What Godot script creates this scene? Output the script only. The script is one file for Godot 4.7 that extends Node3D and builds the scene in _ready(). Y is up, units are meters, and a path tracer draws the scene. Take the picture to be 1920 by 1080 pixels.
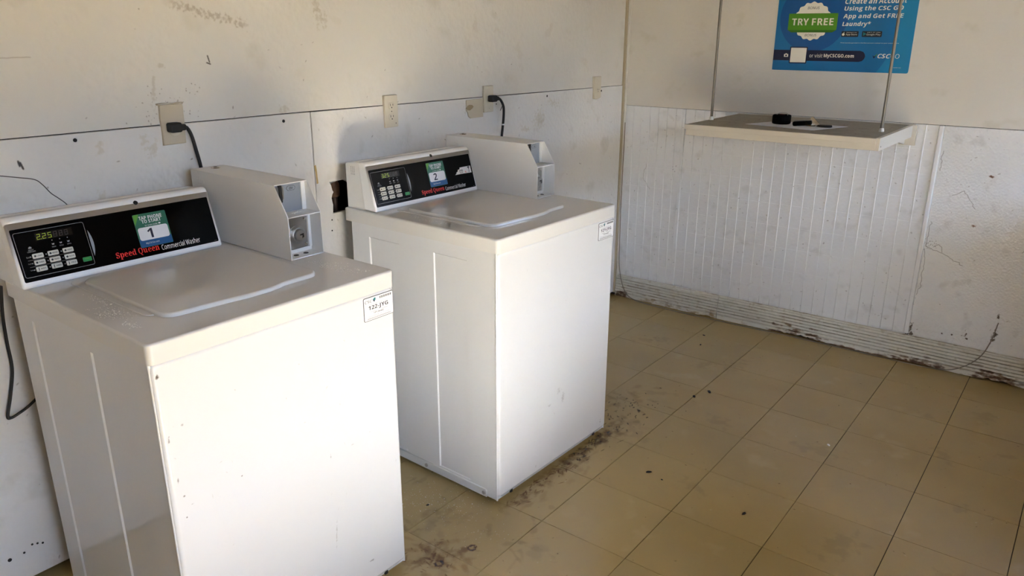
extends Node3D
# A small laundry room: two coin washers along one wall, a hung shelf on the other, daylight from a door and a window behind the camera.

const WZ := -2.175      # plane of the wall behind the washers
const WX := 3.85        # plane of the wall with the shelf
const FZ := 0.5         # inner plane of the front wall, behind the camera
const LX := -1.0        # inner plane of the left wall
const CEIL := 2.45
const TILE := 0.3048

var M := {}
var names := {}
var texts := {}


# ---------------------------------------------------------------- mesh builder
class MB:
	var v := PackedVector3Array()
	var n := PackedVector3Array()
	var uv := PackedVector2Array()
	var uvf: Callable
	var tf := Transform3D()

	func tri(a: Vector3, b: Vector3, c: Vector3, na: Vector3, nb: Vector3, nc: Vector3) -> void:
		var f := (a - c).cross(a - b)
		if f.dot(na + nb + nc) < 0.0:
			var t := b
			b = c
			c = t
			t = nb
			nb = nc
			nc = t
		for q in [[a, na], [b, nb], [c, nc]]:
			var p: Vector3 = tf * (q[0] as Vector3)
			v.append(p)
			n.append((tf.basis * (q[1] as Vector3)).normalized())
			uv.append(uvf.call(p) if uvf.is_valid() else Vector2(q[0].x, q[0].y))

	func flat(a: Vector3, b: Vector3, c: Vector3, out: Vector3) -> void:
		var f := (a - c).cross(a - b)
		if f.length_squared() < 1e-16:
			return
		f = f.normalized()
		if f.dot(out) < 0.0:
			f = -f
		tri(a, b, c, f, f, f)

	func quad(a: Vector3, b: Vector3, c: Vector3, d: Vector3, out: Vector3) -> void:
		flat(a, b, c, out)
		flat(a, c, d, out)

	func box(lo: Vector3, hi: Vector3) -> void:
		var x := [lo, hi]
		for ax in 3:
			for s in 2:
				var o := Vector3.ZERO
				o[ax] = 1.0 if s else -1.0
				var p := []
				for k in [[0, 0], [1, 0], [1, 1], [0, 1]]:
					var q := Vector3.ZERO
					q[ax] = x[s][ax]
					q[(ax + 1) % 3] = x[k[0]][(ax + 1) % 3]
					q[(ax + 2) % 3] = x[k[1]][(ax + 2) % 3]
					p.append(q)
				quad(p[0], p[1], p[2], p[3], o)

	func rbox(lo: Vector3, hi: Vector3, r: float, k := 2) -> void:
		var a := lo + Vector3.ONE * r
		var b := hi - Vector3.ONE * r
		for ax in 3:
			var e := (ax + 1) % 3
			var g := (ax + 2) % 3
			var ce := []
			var cg := []
			for i in k + 1:
				ce.append(a[e] - r * tan(PI / 4 * (1.0 - float(i) / k)))
				cg.append(a[g] - r * tan(PI / 4 * (1.0 - float(i) / k)))
			for i in k + 1:
				ce.append(b[e] + r * tan(PI / 4 * float(i) / k))
				cg.append(b[g] + r * tan(PI / 4 * float(i) / k))
			for s in 2:
				var grid := []
				for i in ce.size():
					var row := []
					for j in cg.size():
						var q := Vector3.ZERO
						q[ax] = hi[ax] if s else lo[ax]
						q[e] = ce[i]
						q[g] = cg[j]
						var c := q.clamp(a, b)
						var d := (q - c).normalized()
						row.append([c + d * r, d])
					grid.append(row)
				for i in ce.size() - 1:
					for j in cg.size() - 1:
						var p00 = grid[i][j]
						var p10 = grid[i + 1][j]
						var p11 = grid[i + 1][j + 1]
						var p01 = grid[i][j + 1]
						tri(p00[0], p10[0], p11[0], p00[1], p10[1], p11[1])
						tri(p00[0], p11[0], p01[0], p00[1], p11[1], p01[1])

	# polygon in the local xy plane, extruded from z0 to z1
	func prism(poly: PackedVector2Array, z0: float, z1: float, smooth := false) -> void:
		var idx := Geometry2D.triangulate_polygon(poly)
		for i in range(0, idx.size(), 3):
			var a := poly[idx[i]]
			var b := poly[idx[i + 1]]
			var c := poly[idx[i + 2]]
			flat(Vector3(a.x, a.y, z1), Vector3(b.x, b.y, z1), Vector3(c.x, c.y, z1), Vector3(0, 0, signf(z1 - z0)))
			flat(Vector3(a.x, a.y, z0), Vector3(b.x, b.y, z0), Vector3(c.x, c.y, z0), Vector3(0, 0, -signf(z1 - z0)))
		walls(poly, z0, z1, smooth)

	func walls(poly: PackedVector2Array, z0: float, z1: float, smooth := false) -> void:
		var m := poly.size()
		var cw := 1.0 if Geometry2D.is_polygon_clockwise(poly) else -1.0
		var nn := []
		for i in m:
			var d := poly[(i + 1) % m] - poly[i]
			nn.append(Vector3(-d.y, d.x, 0).normalized() * cw)
		for i in m:
			var j := (i + 1) % m
			var a := Vector3(poly[i].x, poly[i].y, z0)
			var b := Vector3(poly[j].x, poly[j].y, z0)
			var c := Vector3(poly[j].x, poly[j].y, z1)
			var d := Vector3(poly[i].x, poly[i].y, z1)
			var na: Vector3 = nn[i]
			var nb: Vector3 = nn[i]
			if smooth:
				var pa: Vector3 = nn[(i + m - 1) % m]
				var pb: Vector3 = nn[j]
				if pa.dot(na) > 0.6:
					na = (na + pa).normalized()
				if pb.dot(nb) > 0.6:
					nb = (nb + pb).normalized()
			tri(a, b, c, na, nb, nb)
			tri(a, c, d, na, nb, na)

	# a bevelled extrusion: the outline drawn in by b over the last b of depth
	func bevelled(poly: PackedVector2Array, z0: float, z1: float, b: float) -> void:
		var inner := inset(poly, b)
		var s := signf(z1 - z0)
		walls(poly, z0, z1 - s * b)
		var m := poly.size()
		for i in m:
			var j := (i + 1) % m
			var mid := (poly[i] + poly[j]) * 0.5 - (inner[i] + inner[j]) * 0.5
			quad(Vector3(poly[i].x, poly[i].y, z1 - s * b), Vector3(poly[j].x, poly[j].y, z1 - s * b), Vector3(inner[j].x, inner[j].y, z1), Vector3(inner[i].x, inner[i].y, z1), Vector3(mid.x, mid.y, s * b))
		var idx := Geometry2D.triangulate_polygon(inner)
		for i in range(0, idx.size(), 3):
			var a := inner[idx[i]]
			var c := inner[idx[i + 1]]
			var d := inner[idx[i + 2]]
			flat(Vector3(a.x, a.y, z1), Vector3(c.x, c.y, z1), Vector3(d.x, d.y, z1), Vector3(0, 0, s))
			flat(Vector3(a.x, a.y, z0), Vector3(c.x, c.y, z0), Vector3(d.x, d.y, z0), Vector3(0, 0, -s))

	func inset(poly: PackedVector2Array, b: float) -> PackedVector2Array:
		var m := poly.size()
		var cw := 1.0 if Geometry2D.is_polygon_clockwise(poly) else -1.0
		var out := PackedVector2Array()
		for i in m:
			var d0 := (poly[i] - poly[(i + m - 1) % m]).normalized()
			var d1 := (poly[(i + 1) % m] - poly[i]).normalized()
			var n0 := Vector2(-d0.y, d0.x) * cw
			var n1 := Vector2(-d1.y, d1.x) * cw
			var nm := (n0 + n1) / maxf(1.0 + n0.dot(n1), 0.3)
			out.append(poly[i] - nm * b)
		return out

	func tube(pts: Array, r: float, k := 8, squash := 1.0) -> void:
		var m := pts.size()
		var rings := []
		var up := Vector3.UP
		for i in m:
			var d: Vector3 = (pts[mini(i + 1, m - 1)] - pts[maxi(i - 1, 0)]).normalized()
			if absf(d.dot(up)) > 0.95:
				up = Vector3.RIGHT if absf(d.x) < 0.9 else Vector3.BACK
			var s := d.cross(up).normalized()
			up = s.cross(d).normalized()
			var ring := []
			for j in k:
				var t := TAU * j / k
				var o := s * cos(t) + up * sin(t) * squash
				ring.append([pts[i] + o * r, o.normalized()])
			rings.append(ring)
		for i in m - 1:
			for j in k:
				var a = rings[i][j]
				var b = rings[i][(j + 1) % k]
				var c = rings[i + 1][(j + 1) % k]
				var d = rings[i + 1][j]
				tri(a[0], b[0], c[0], a[1], b[1], c[1])
				tri(a[0], c[0], d[0], a[1], c[1], d[1])
		for e in [0, m - 1]:
			var o: Vector3 = (pts[0] - pts[1]) if e == 0 else (pts[m - 1] - pts[m - 2])
			for j in k:
				flat(pts[e], rings[e][j][0], rings[e][(j + 1) % k][0], o)

	# profile of (radius, height) turned about the axis that starts at o and points along ax
	func lathe(o: Vector3, ax: Vector3, prof: Array, k := 20) -> void:
		ax = ax.normalized()
		var s := ax.cross(Vector3.UP if absf(ax.y) < 0.9 else Vector3.RIGHT).normalized()
		var t := ax.cross(s).normalized()
		for i in prof.size() - 1:
			var p: Vector2 = prof[i]
			var q: Vector2 = prof[i + 1]
			var dd := q - p
			for j in k:
				var a0 := TAU * j / k
				var a1 := TAU * (j + 1) / k
				var r0 := s * cos(a0) + t * sin(a0)
				var r1 := s * cos(a1) + t * sin(a1)
				var n0 := (r0 * dd.y - ax * dd.x).normalized()
				var n1 := (r1 * dd.y - ax * dd.x).normalized()
				var A := o + r0 * p.x + ax * p.y
				var B := o + r1 * p.x + ax * p.y
				var C := o + r1 * q.x + ax * q.y
				var D := o + r0 * q.x + ax * q.y
				if p.x > 1e-6:
					tri(A, B, C, n0, n1, n1)
				if q.x > 1e-6:
					tri(A, C, D, n0, n1, n0)

	# an outline extruded from z0 to z1 whose far edge (and near edge, if both) is rounded by b
	func puffed(poly: PackedVector2Array, z0: float, z1: float, b: float, k := 3, both := false) -> void:
		var m := poly.size()
		var cw := 1.0 if Geometry2D.is_polygon_clockwise(poly) else -1.0
		var s := signf(z1 - z0)
		var nn := []
		for i in m:
			var d0 := (poly[i] - poly[(i + m - 1) % m]).normalized()
			var d1 := (poly[(i + 1) % m] - poly[i]).normalized()
			var q := (Vector2(-d0.y, d0.x) + Vector2(-d1.y, d1.x)) * cw
			nn.append(q.normalized())
		var rows := []
		if both:
			for i in k + 1:
				var t := PI / 2 * (1.0 - float(i) / k)
				rows.append([b * (1.0 - cos(t)), z0 + s * b * (1.0 - sin(t)), cos(t), -sin(t) * s])
		else:
			rows.append([0.0, z0, 1.0, 0.0])
		for i in k + 1:
			var t := PI / 2 * float(i) / k
			rows.append([b * (1.0 - cos(t)), z1 - s * b * (1.0 - sin(t)), cos(t), sin(t) * s])
		var rings := []
		for r in rows:
			var p := inset(poly, r[0])
			var ring := []
			for i in m:
				ring.append([Vector3(p[i].x, p[i].y, r[1]), Vector3(nn[i].x * r[2], nn[i].y * r[2], r[3]).normalized()])
			rings.append(ring)
		for i in rings.size() - 1:
			for j in m:
				var a = rings[i][j]
				var c = rings[i][(j + 1) % m]
				var d = rings[i + 1][(j + 1) % m]
				var e = rings[i + 1][j]
				tri(a[0], c[0], d[0], a[1], c[1], d[1])
				tri(a[0], d[0], e[0], a[1], d[1], e[1])
		for e in [0, rings.size() - 1]:
			var p := PackedVector2Array()
			for q in rings[e]:
				p.append(Vector2(q[0].x, q[0].y))
			var idx := Geometry2D.triangulate_polygon(p)
			var o := Vector3(0, 0, s if e else -s)
			for i in range(0, idx.size(), 3):
				tri(rings[e][idx[i]][0], rings[e][idx[i + 1]][0], rings[e][idx[i + 2]][0], o, o, o)

	func mesh() -> ArrayMesh:
		var a := []
		a.resize(Mesh.ARRAY_MAX)
		a[Mesh.ARRAY_VERTEX] = v
		a[Mesh.ARRAY_NORMAL] = n
		a[Mesh.ARRAY_TEX_UV] = uv
		var m := ArrayMesh.new()
		m.add_surface_from_arrays(Mesh.PRIMITIVE_TRIANGLES, a)
		return m


# ---------------------------------------------------------------- helpers
func put(called: String, mesh: Mesh, mat: Material, parent: Node = null) -> MeshInstance3D:
	var o := MeshInstance3D.new()
	o.name = called
	o.mesh = mesh
	o.material_override = mat
	if parent == null:
		parent = self
		o.name = numbered(called)
	parent.add_child(o, true)
	return o


func numbered(called: String) -> String:
	names[called] = names.get(called, -1) + 1
	return called if names[called] == 0 else "%s_%03d" % [called, names[called]]


func thing(called: String, label: String, category: String, at := Vector3.ZERO, group := "") -> Node3D:
	var o := Node3D.new()
	o.name = numbered(called)
	add_child(o)
	o.position = at
	return tag(o, label, category, group)


func tag(o: Node3D, label: String, category: String, group := "") -> Node3D:
	o.set_meta("label", label)
	o.set_meta("category", category)
	if group:
		o.set_meta("group", group)
	return o


func structure(called: String, mesh: Mesh = null, mat: Material = null) -> Node3D:
	var o: Node3D
	if mesh:
		o = put(called, mesh, mat)
	else:
		o = Node3D.new()
		o.name = numbered(called)
		add_child(o)
	o.set_meta("kind", "structure")
	return o


func mat(c: Color, rough := 0.6, metal := 0.0, spec := 0.5) -> StandardMaterial3D:
	var m := StandardMaterial3D.new()
	m.albedo_color = c
	m.roughness = rough
	m.metallic = metal
	m.metallic_specular = spec
	return m


func noise(seed_: int, freq: float, oct := 4, kind := FastNoiseLite.TYPE_SIMPLEX_SMOOTH) -> FastNoiseLite:
	var f := FastNoiseLite.new()
	f.seed = seed_
	f.noise_type = kind
	f.frequency = freq
	f.fractal_octaves = oct
	return f


func noise_tex(seed_: int, freq: float, oct := 4, size := 512) -> NoiseTexture2D:
	var t := NoiseTexture2D.new()
	t.width = size
	t.height = size
	t.seamless = true
	t.noise = noise(seed_, freq, oct)
	return t


func rect(x0: float, y0: float, x1: float, y1: float) -> PackedVector2Array:
	return PackedVector2Array([Vector2(x0, y0), Vector2(x1, y0), Vector2(x1, y1), Vector2(x0, y1)])


func round_rect(x0: float, y0: float, x1: float, y1: float, r: float, k := 4) -> PackedVector2Array:
	var out := PackedVector2Array()
	for c in [[x1 - r, y0 + r, -PI / 2], [x1 - r, y1 - r, 0.0], [x0 + r, y1 - r, PI / 2], [x0 + r, y0 + r, PI]]:
		for i in k + 1:
			var t: float = c[2] + PI / 2 * i / k
			out.append(Vector2(c[0] + r * cos(t), c[1] + r * sin(t)))
	return out


func circle(x: float, y: float, r: float, k := 20) -> PackedVector2Array:
	var out := PackedVector2Array()
	for i in k:
		out.append(Vector2(x + r * cos(TAU * i / k), y + r * sin(TAU * i / k)))
	return out


func curve(pts: Array, per := 6) -> Array:
	var out := []
	for i in pts.size() - 1:
		var a: Vector3 = pts[maxi(i - 1, 0)]
		var b: Vector3 = pts[i]
		var c: Vector3 = pts[i + 1]
		var d: Vector3 = pts[mini(i + 2, pts.size() - 1)]
		for j in per:
			out.append(b.cubic_interpolate(c, a, d, float(j) / per))
	out.append(pts[-1])
	return out


# ---------------------------------------------------------------- painting of marks into images
func stamp(im: Image, x: float, y: float, rx: float, ry: float, turn: float, c: Color, a: float, f: FastNoiseLite, rough := 0.5) -> void:
	var R := maxf(rx, ry) * 1.6 + 1.0
	var w := im.get_width()
	var h := im.get_height()
	var ct := cos(turn)
	var sn := sin(turn)
	for py in range(maxi(0, int(y - R)), mini(h, int(y + R) + 1)):
		for px in range(maxi(0, int(x - R)), mini(w, int(x + R) + 1)):
			var dx := px - x
			var dy := py - y
			var u := (dx * ct + dy * sn) / rx
			var q := (-dx * sn + dy * ct) / ry
			var d := sqrt(u * u + q * q) + f.get_noise_2d(px, py) * rough * 2.0
			var k := clampf((1.0 - d) * 1.4, 0.0, 1.0) * a
			if k > 0.0:
				im.set_pixel(px, py, im.get_pixel(px, py).lerp(c, k))


func scratch(im: Image, pts: Array, width: float, c: Color, a: float) -> void:
	for i in pts.size() - 1:
		var p: Vector2 = pts[i]
		var q: Vector2 = pts[i + 1]
		var L := maxf(1.0, p.distance_to(q))
		var steps := int(L * 2.0) + 1
		for s in steps:
			var o := p.lerp(q, float(s) / steps)
			var r := width * 0.5
			for py in range(int(floor(o.y - r)), int(ceil(o.y + r)) + 1):
				for px in range(int(floor(o.x - r)), int(ceil(o.x + r)) + 1):
					if px < 0 or py < 0 or px >= im.get_width() or py >= im.get_height():
						continue
					var k := clampf(r + 0.5 - Vector2(px, py).distance_to(o), 0.0, 1.0) * a * 0.5
					if k > 0.0:
						im.set_pixel(px, py, im.get_pixel(px, py).lerp(c, k))


func jittered(pts: Array, by: float, rng: RandomNumberGenerator) -> Array:
	var out := []
	for i in pts.size() - 1:
		var a: Vector2 = pts[i]
		var b: Vector2 = pts[i + 1]
		var n := maxi(2, int(a.distance_to(b) / 6.0))
		for k in n:
			out.append(a.lerp(b, float(k) / n) + (Vector2(rng.randfn(0.0, 0.5), rng.randfn(0.0, 0.5)) * by if k else Vector2.ZERO))
	out.append(pts[-1])
	return out


# a mottled ground colour: two colours mixed by noise, and a third in blotches
func mottled(w: int, h: int, low: int, a: Color, b: Color, c: Color, freq: float, cover: float, seed_: int) -> Image:
	var lw := w / low
	var lh := h / low
	var im := Image.create(lw, lh, false, Image.FORMAT_RGB8)
	var f := noise(seed_, freq, 5)
	var g := noise(seed_ + 7, freq * 2.7, 4)
	for y in lh:
		for x in lw:
			var t := clampf(0.5 + f.get_noise_2d(x, y) * 0.9, 0.0, 1.0)
			var s := clampf((g.get_noise_2d(x, y) - (1.0 - cover) * 0.6) * 3.0, 0.0, 1.0)
			im.set_pixel(x, y, a.lerp(b, t).lerp(c, s))
	im.resize(w, h, Image.INTERPOLATE_CUBIC)
	return im


func tex(im: Image) -> ImageTexture:
	return ImageTexture.create_from_image(im)


# lettering that fills w by h metres, centred at pos in its parent's own axes (x right, y up, facing +z)
func letters(parent: Node, words: String, pos: Vector3, w: float, h: float, m: Material, bold := true, family := "Droid Sans", lean := 0.0, basis := Basis()) -> MeshInstance3D:
	var key := words + family + str(bold)
	var t: TextMesh
	if texts.has(key):
		t = texts[key]
	else:
		t = TextMesh.new()
		var f := SystemFont.new()
		f.font_names = PackedStringArray([family])
		f.font_weight = 700 if bold else 400
		t.font = f
		t.font_size = 32
		t.pixel_size = 0.01
		t.depth = 0.0
		t.curve_step = 2.0
		t.text = words
		texts[key] = t
	var box := t.get_aabb()
	var o := MeshInstance3D.new()
	o.name = "lettering"
	o.mesh = t
	o.material_override = m
	var sx := w / maxf(box.size.x, 1e-4)
	var sy := h / maxf(box.size.y, 1e-4)
	var b := Basis(Vector3(sx, 0, 0), Vector3(lean * sy, sy, 0), Vector3(0, 0, 1))
	var c := box.get_center()
	o.transform = Transform3D(basis * b, pos) * Transform3D(Basis(), Vector3(-c.x, -c.y, 0))
	parent.add_child(o, true)
	return o


func _ready() -> void:
	sky_and_camera()
	materials()
	shell()
	outside()
	washers()
	wall_things()
	shelf_things()
	small_things()


# ---------------------------------------------------------------- camera, sky, sun
func sky_and_camera() -> void:
	var cam := Camera3D.new()
	cam.name = "camera"
	var yaw := 0.9149
	var pitch := -0.3204
	var roll := 0.0025
	var f := Vector3(sin(yaw) * cos(pitch), sin(pitch), -cos(yaw) * cos(pitch))
	var r := Vector3(cos(yaw), 0, sin(yaw))
	var u := r.cross(f)
	cam.transform = Transform3D(Basis(r * cos(roll) + u * sin(roll), u * cos(roll) - r * sin(roll), -f), Vector3(0, 1.4884, 0))
	cam.fov = 41.186
	cam.near = 0.02
	cam.current = true
	add_child(cam)

	var env := Environment.new()
	env.background_mode = Environment.BG_SKY
	var sky := Sky.new()
	var sm := ProceduralSkyMaterial.new()
	sm.sky_top_color = Color(0.66, 0.77, 0.94)
	sm.sky_horizon_color = Color(0.84, 0.89, 0.96)
	sm.ground_bottom_color = Color(0.45, 0.40, 0.33)
	sm.ground_horizon_color = Color(0.55, 0.50, 0.43)
	sm.sun_angle_max = 1.0
	sky.sky_material = sm
	env.sky = sky
	env.background_energy_multiplier = 1.12
	env.tonemap_mode = Environment.TONE_MAPPER_LINEAR
	env.tonemap_exposure = 35.5
	env.sdfgi_enabled = true
	env.ssao_enabled = true
	env.ssil_enabled = true
	var we := WorldEnvironment.new()
	we.name = "daylight"
	we.environment = env
	add_child(we)

	# the sun falls through the open door on to the floor just inside it, below the frame
	var sun := DirectionalLight3D.new()
	sun.name = "sun"
	sun.light_color = Color(1.0, 0.98, 0.945)
	sun.light_energy = 5.7
	sun.light_angular_distance = 0.5
	sun.shadow_enabled = true
	sun.look_at_from_position(Vector3(-1.15, 1.0, 1.48) * 10.0, Vector3.ZERO, Vector3.RIGHT)
	add_child(sun)


# ---------------------------------------------------------------- materials
func floor_uv(p: Vector3) -> Vector2:
	return Vector2((p.x - 0.3) / 3.6, (p.z + 2.2) / 2.7)


func back_uv(p: Vector3) -> Vector2:
	return Vector2((p.x - 0.3) / 3.6, 1.0 - p.y / 2.45)


func right_uv(p: Vector3) -> Vector2:
	return Vector2((p.z + 2.2) / 2.7, 1.0 - p.y / 2.45)


func base_uv(p: Vector3) -> Vector2:
	return Vector2((p.z + 2.2) / 2.7, 1.0 - p.y / 0.16)


func textured(im: Image, rough: float, bump := 0.0, freq := 0.2, seed_ := 5, spec := 0.5) -> StandardMaterial3D:
	var m := mat(Color.WHITE, rough, 0.0, spec)
	m.albedo_texture = tex(im)
	if bump > 0.0:
		var f := noise(seed_, freq, 3)
		var h := f.get_image(im.get_width() / 2, im.get_height() / 2)
		h.convert(Image.FORMAT_RGBA8)
		h.bump_map_to_normal_map(bump)
		m.normal_enabled = true
		m.normal_texture = tex(h)
	return m


func materials() -> void:
	var rng := RandomNumberGenerator.new()
	rng.seed = 11
	var f := noise(3, 0.035, 4)
	var g := noise(9, 0.10, 3)

	# floor: worn tan vinyl tile with rust by the washers, black heel marks and pale flecks
	var P := func(x: float, z: float) -> Vector2: return Vector2((x - 0.3) / 3.6 * 2048.0, (z + 2.2) / 2.7 * 1536.0)
	var im := mottled(2048, 1536, 4, Color(0.715, 0.63, 0.435), Color(0.685, 0.60, 0.405), Color(0.72, 0.64, 0.455), 0.012, 0.45, 21)
	for i in 700:
		var q := Vector2(rng.randf() * 2048, rng.randf() * 1536)
		var dark := rng.randf() < 0.75
		stamp(im, q.x, q.y, rng.randf_range(1.0, 3.5), rng.randf_range(0.7, 1.6), rng.randf() * PI, Color(0.36, 0.29, 0.19) if dark else Color(0.80, 0.74, 0.62), rng.randf_range(0.25, 0.8), g, 0.2)
	for i in 60:
		var q := Vector2(rng.randf() * 2048, rng.randf() * 1536)
		stamp(im, q.x, q.y, rng.randf_range(20, 60), rng.randf_range(12, 30), rng.randf() * PI, Color(0.50, 0.44, 0.33), 0.18, f, 0.7)
	var rust := Color(0.30, 0.17, 0.07)
	var black := Color(0.13, 0.10, 0.07)
	for i in 110:                                  # soft brown film along the front of the right washer
		var t := rng.randf()
		var q: Vector2 = P.call(lerpf(1.74, 2.44, t), -1.36 + absf(rng.randfn(0.0, 0.04)))
		stamp(im, q.x, q.y, rng.randf_range(10, 30), rng.randf_range(4, 12), rng.randf_range(-0.4, 0.4), rust.lerp(Color(0.42, 0.34, 0.22), rng.randf()), rng.randf_range(0.08, 0.26), f, 0.4)
	for i in 170:
		var t := rng.randf()
		var q: Vector2 = P.call(lerpf(1.74, 2.44, t), -1.36 + absf(rng.randfn(0.0, 0.035)))
		stamp(im, q.x, q.y, rng.randf_range(2, 11), rng.randf_range(0.8, 2.4), rng.randf_range(-0.8, 0.8), rust if t < 0.5 else black, rng.randf_range(0.2, 0.7), f, 0.5)
	for i in 60:                                   # black flecks past its right corner
		var q: Vector2 = P.call(2.56 + rng.randfn(0.0, 0.10), -1.385 + rng.randfn(0.0, 0.05))
		stamp(im, q.x, q.y, rng.randf_range(2, 9), rng.randf_range(1, 2.6), rng.randf_range(-0.9, 0.3), black, rng.randf_range(0.3, 0.8), f, 0.4)
	for i in 30:
		var q: Vector2 = P.call(2.55 + rng.randfn(0.0, 0.11), -1.385 + rng.randfn(0.0, 0.06))
		stamp(im, q.x, q.y, rng.randf_range(10, 26), rng.randf_range(5, 12), rng.randf() * PI, Color(0.34, 0.27, 0.18), 0.16, f, 0.4)
	for i in 60:                                   # rust at the right corner of the left washer
		var q: Vector2 = P.call(1.385 + rng.randfn(0.0, 0.045), -1.36 + rng.randfn(0.0, 0.05))
		stamp(im, q.x, q.y, rng.randf_range(8, 24), rng.randf_range(3, 9), rng.randf() * PI, Color(0.33, 0.20, 0.09), rng.randf_range(0.08, 0.3), f, 0.4)
	for i in 60:
		var q: Vector2 = P.call(1.385 + rng.randfn(0.0, 0.045), -1.36 + rng.randfn(0.0, 0.05))
		stamp(im, q.x, q.y, rng.randf_range(2, 9), rng.randf_range(0.8, 2.4), rng.randf() * PI, rust, rng.randf_range(0.2, 0.6), f, 0.5)
	for i in 70:                                   # between the washers, and a general film of dirt
		var q: Vector2 = P.call(rng.randf_range(1.35, 1.85), rng.randf_range(-1.9, -1.1))
		stamp(im, q.x, q.y, rng.randf_range(6, 26), rng.randf_range(2, 8), rng.randf() * PI, Color(0.42, 0.35, 0.24), rng.randf_range(0.08, 0.25), f, 0.5)
	for q3 in [[1.486, -1.297], [1.37, -1.326]]:   # two rust rings
		var q: Vector2 = P.call(q3[0], q3[1])
		for a in 24:
			stamp(im, q.x + 7.0 * cos(TAU * a / 24.0), q.y + 6.0 * sin(TAU * a / 24.0), 3.0, 2.0, TAU * a / 24.0, Color(0.20, 0.10, 0.05), 0.7, g, 0.5)
	M.tiles = []
	for c in [Color(1, 1, 1), Color(0.98, 0.98, 0.975), Color(0.99, 0.985, 0.975)]:
		var m := textured(im, 0.17, 0.0, 0.2, 5, 0.6)
		if M.tiles.size():
			m.albedo_texture = M.tiles[0].albedo_texture
			m.normal_texture = M.tiles[0].normal_texture
			m.normal_enabled = M.tiles[0].normal_enabled
		m.albedo_color = c
		M.tiles.append(m)
	M.joint = mat(Color(0.17, 0.13, 0.09), 0.9)

	# wall behind the washers: old off-white paint with grime, drips and scuffs
	var Q := func(x: float, y: float) -> Vector2: return Vector2((x - 0.3) / 3.6 * 2048.0, (1.0 - y / 2.45) * 1400.0)
	im = mottled(2048, 1400, 4, Color(0.868, 0.848, 0.805), Color(0.852, 0.83, 0.785), Color(0.825, 0.80, 0.745), 0.010, 0.42, 31)
	for i in 40:
		var q: Vector2 = Q.call(rng.randf_range(0.5, 3.8), rng.randf_range(1.1, 2.3))
		stamp(im, q.x, q.y, rng.randf_range(10, 40), rng.randf_range(5, 16), rng.randf() * PI, Color(0.76, 0.72, 0.64), rng.randf_range(0.1, 0.28), f, 0.8)
	for i in 120:
		var q: Vector2 = Q.call(rng.randf_range(0.5, 3.8), rng.randf_range(0.05, 1.6))
		stamp(im, q.x, q.y, rng.randf_range(1, 4), rng.randf_range(0.7, 1.6), rng.randf() * PI, Color(0.42, 0.37, 0.30), rng.randf_range(0.2, 0.7), g, 0.2)
	var scuff := Color(0.60, 0.54, 0.45)
	for k in 16:                                   # a long smear and hand prints above the washers
		var t := k / 15.0
		var q: Vector2 = Q.call(lerpf(1.25, 1.47, t), lerpf(1.565, 1.515, t))
		stamp(im, q.x, q.y, 9, 7, 0.3, scuff, 0.2, g, 0.8)
	for a in [[1.755, 1.575, 9, 14], [1.76, 1.54, 10, 18], [1.785, 1.53, 6, 16], [1.188, 1.401, 9, 4], [1.154, 1.33, 4, 26], [0.963, 1.055, 7, 16], [1.59, 1.25, 14, 8], [2.86, 1.15, 12, 6], [3.05, 1.12, 30, 8], [1.106, 1.195, 8, 13], [2.90, 1.06, 22, 10]]:
		var q: Vector2 = Q.call(a[0], a[1])
		stamp(im, q.x, q.y, a[2], a[3], 0.15, Color(0.66, 0.60, 0.48), 0.28, g, 0.6)
	for i in 60:                                   # grime round the old outlet
		var q: Vector2 = Q.call(1.196 + rng.randfn(0.0, 0.05), 1.29 + rng.randfn(0.0, 0.03))
		stamp(im, q.x, q.y, rng.randf_range(0.8, 2.2), 1.0, rng.randf() * PI, Color(0.40, 0.34, 0.26), 0.5, g, 0.3)
	for a in [[0.774, 1.18, 0.776, 1.166], [0.778, 1.176, 0.783, 1.158], [1.335, 1.425, 1.34, 1.405], [1.33, 1.405, 1.343, 1.40], [2.72, 1.165, 2.735, 1.18], [1.30, 1.165, 1.33, 1.166]]:
		scratch(im, [Q.call(a[0], a[1]), Q.call(a[2], a[3])], 2.0, Color(0.25, 0.21, 0.17), 0.8)
	scratch(im, jittered([Q.call(0.70, 1.43), Q.call(0.85, 1.43)], 0.6, rng), 1.4, Color(0.62, 0.56, 0.48), 0.4)
	M.paint = textured(im, 0.5, 0.35, 0.10, 41)
	# the lower panels: newer white sheets
	im = mottled(2048, 1400, 4, Color(0.88, 0.865, 0.84), Color(0.86, 0.845, 0.815), Color(0.82, 0.80, 0.76), 0.012, 0.38, 33)
	for i in 220:
		var q: Vector2 = Q.call(rng.randf_range(0.45, 3.8), rng.randf_range(0.03, 1.22))
		stamp(im, q.x, q.y, rng.randf_range(1, 5), rng.randf_range(0.7, 1.8), rng.randf() * PI, Color(0.45, 0.40, 0.33), rng.randf_range(0.2, 0.6), g, 0.3)
	for a in [[0.963, 1.053, 8, 16], [1.105, 1.195, 7, 14], [1.13, 1.17, 8, 16], [2.52, 1.18, 20, 10], [3.03, 1.10, 26, 26], [2.92, 1.065, 24, 8], [3.15, 1.17, 30, 10], [0.98, 1.19, 6, 12]]:
		var q: Vector2 = Q.call(a[0], a[1])
		stamp(im, q.x, q.y, a[2], a[3], 0.2, Color(0.72, 0.66, 0.54), 0.28, g, 0.6)
	for a in [[0.774, 1.18, 0.776, 1.166], [0.778, 1.176, 0.783, 1.158], [2.735, 1.165, 2.75, 1.185]]:
		scratch(im, [Q.call(a[0], a[1]), Q.call(a[2], a[3])], 2.4, Color(0.15, 0.12, 0.10), 0.9)
	M.panel = textured(im, 0.45, 0.5, 0.13, 43)

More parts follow.
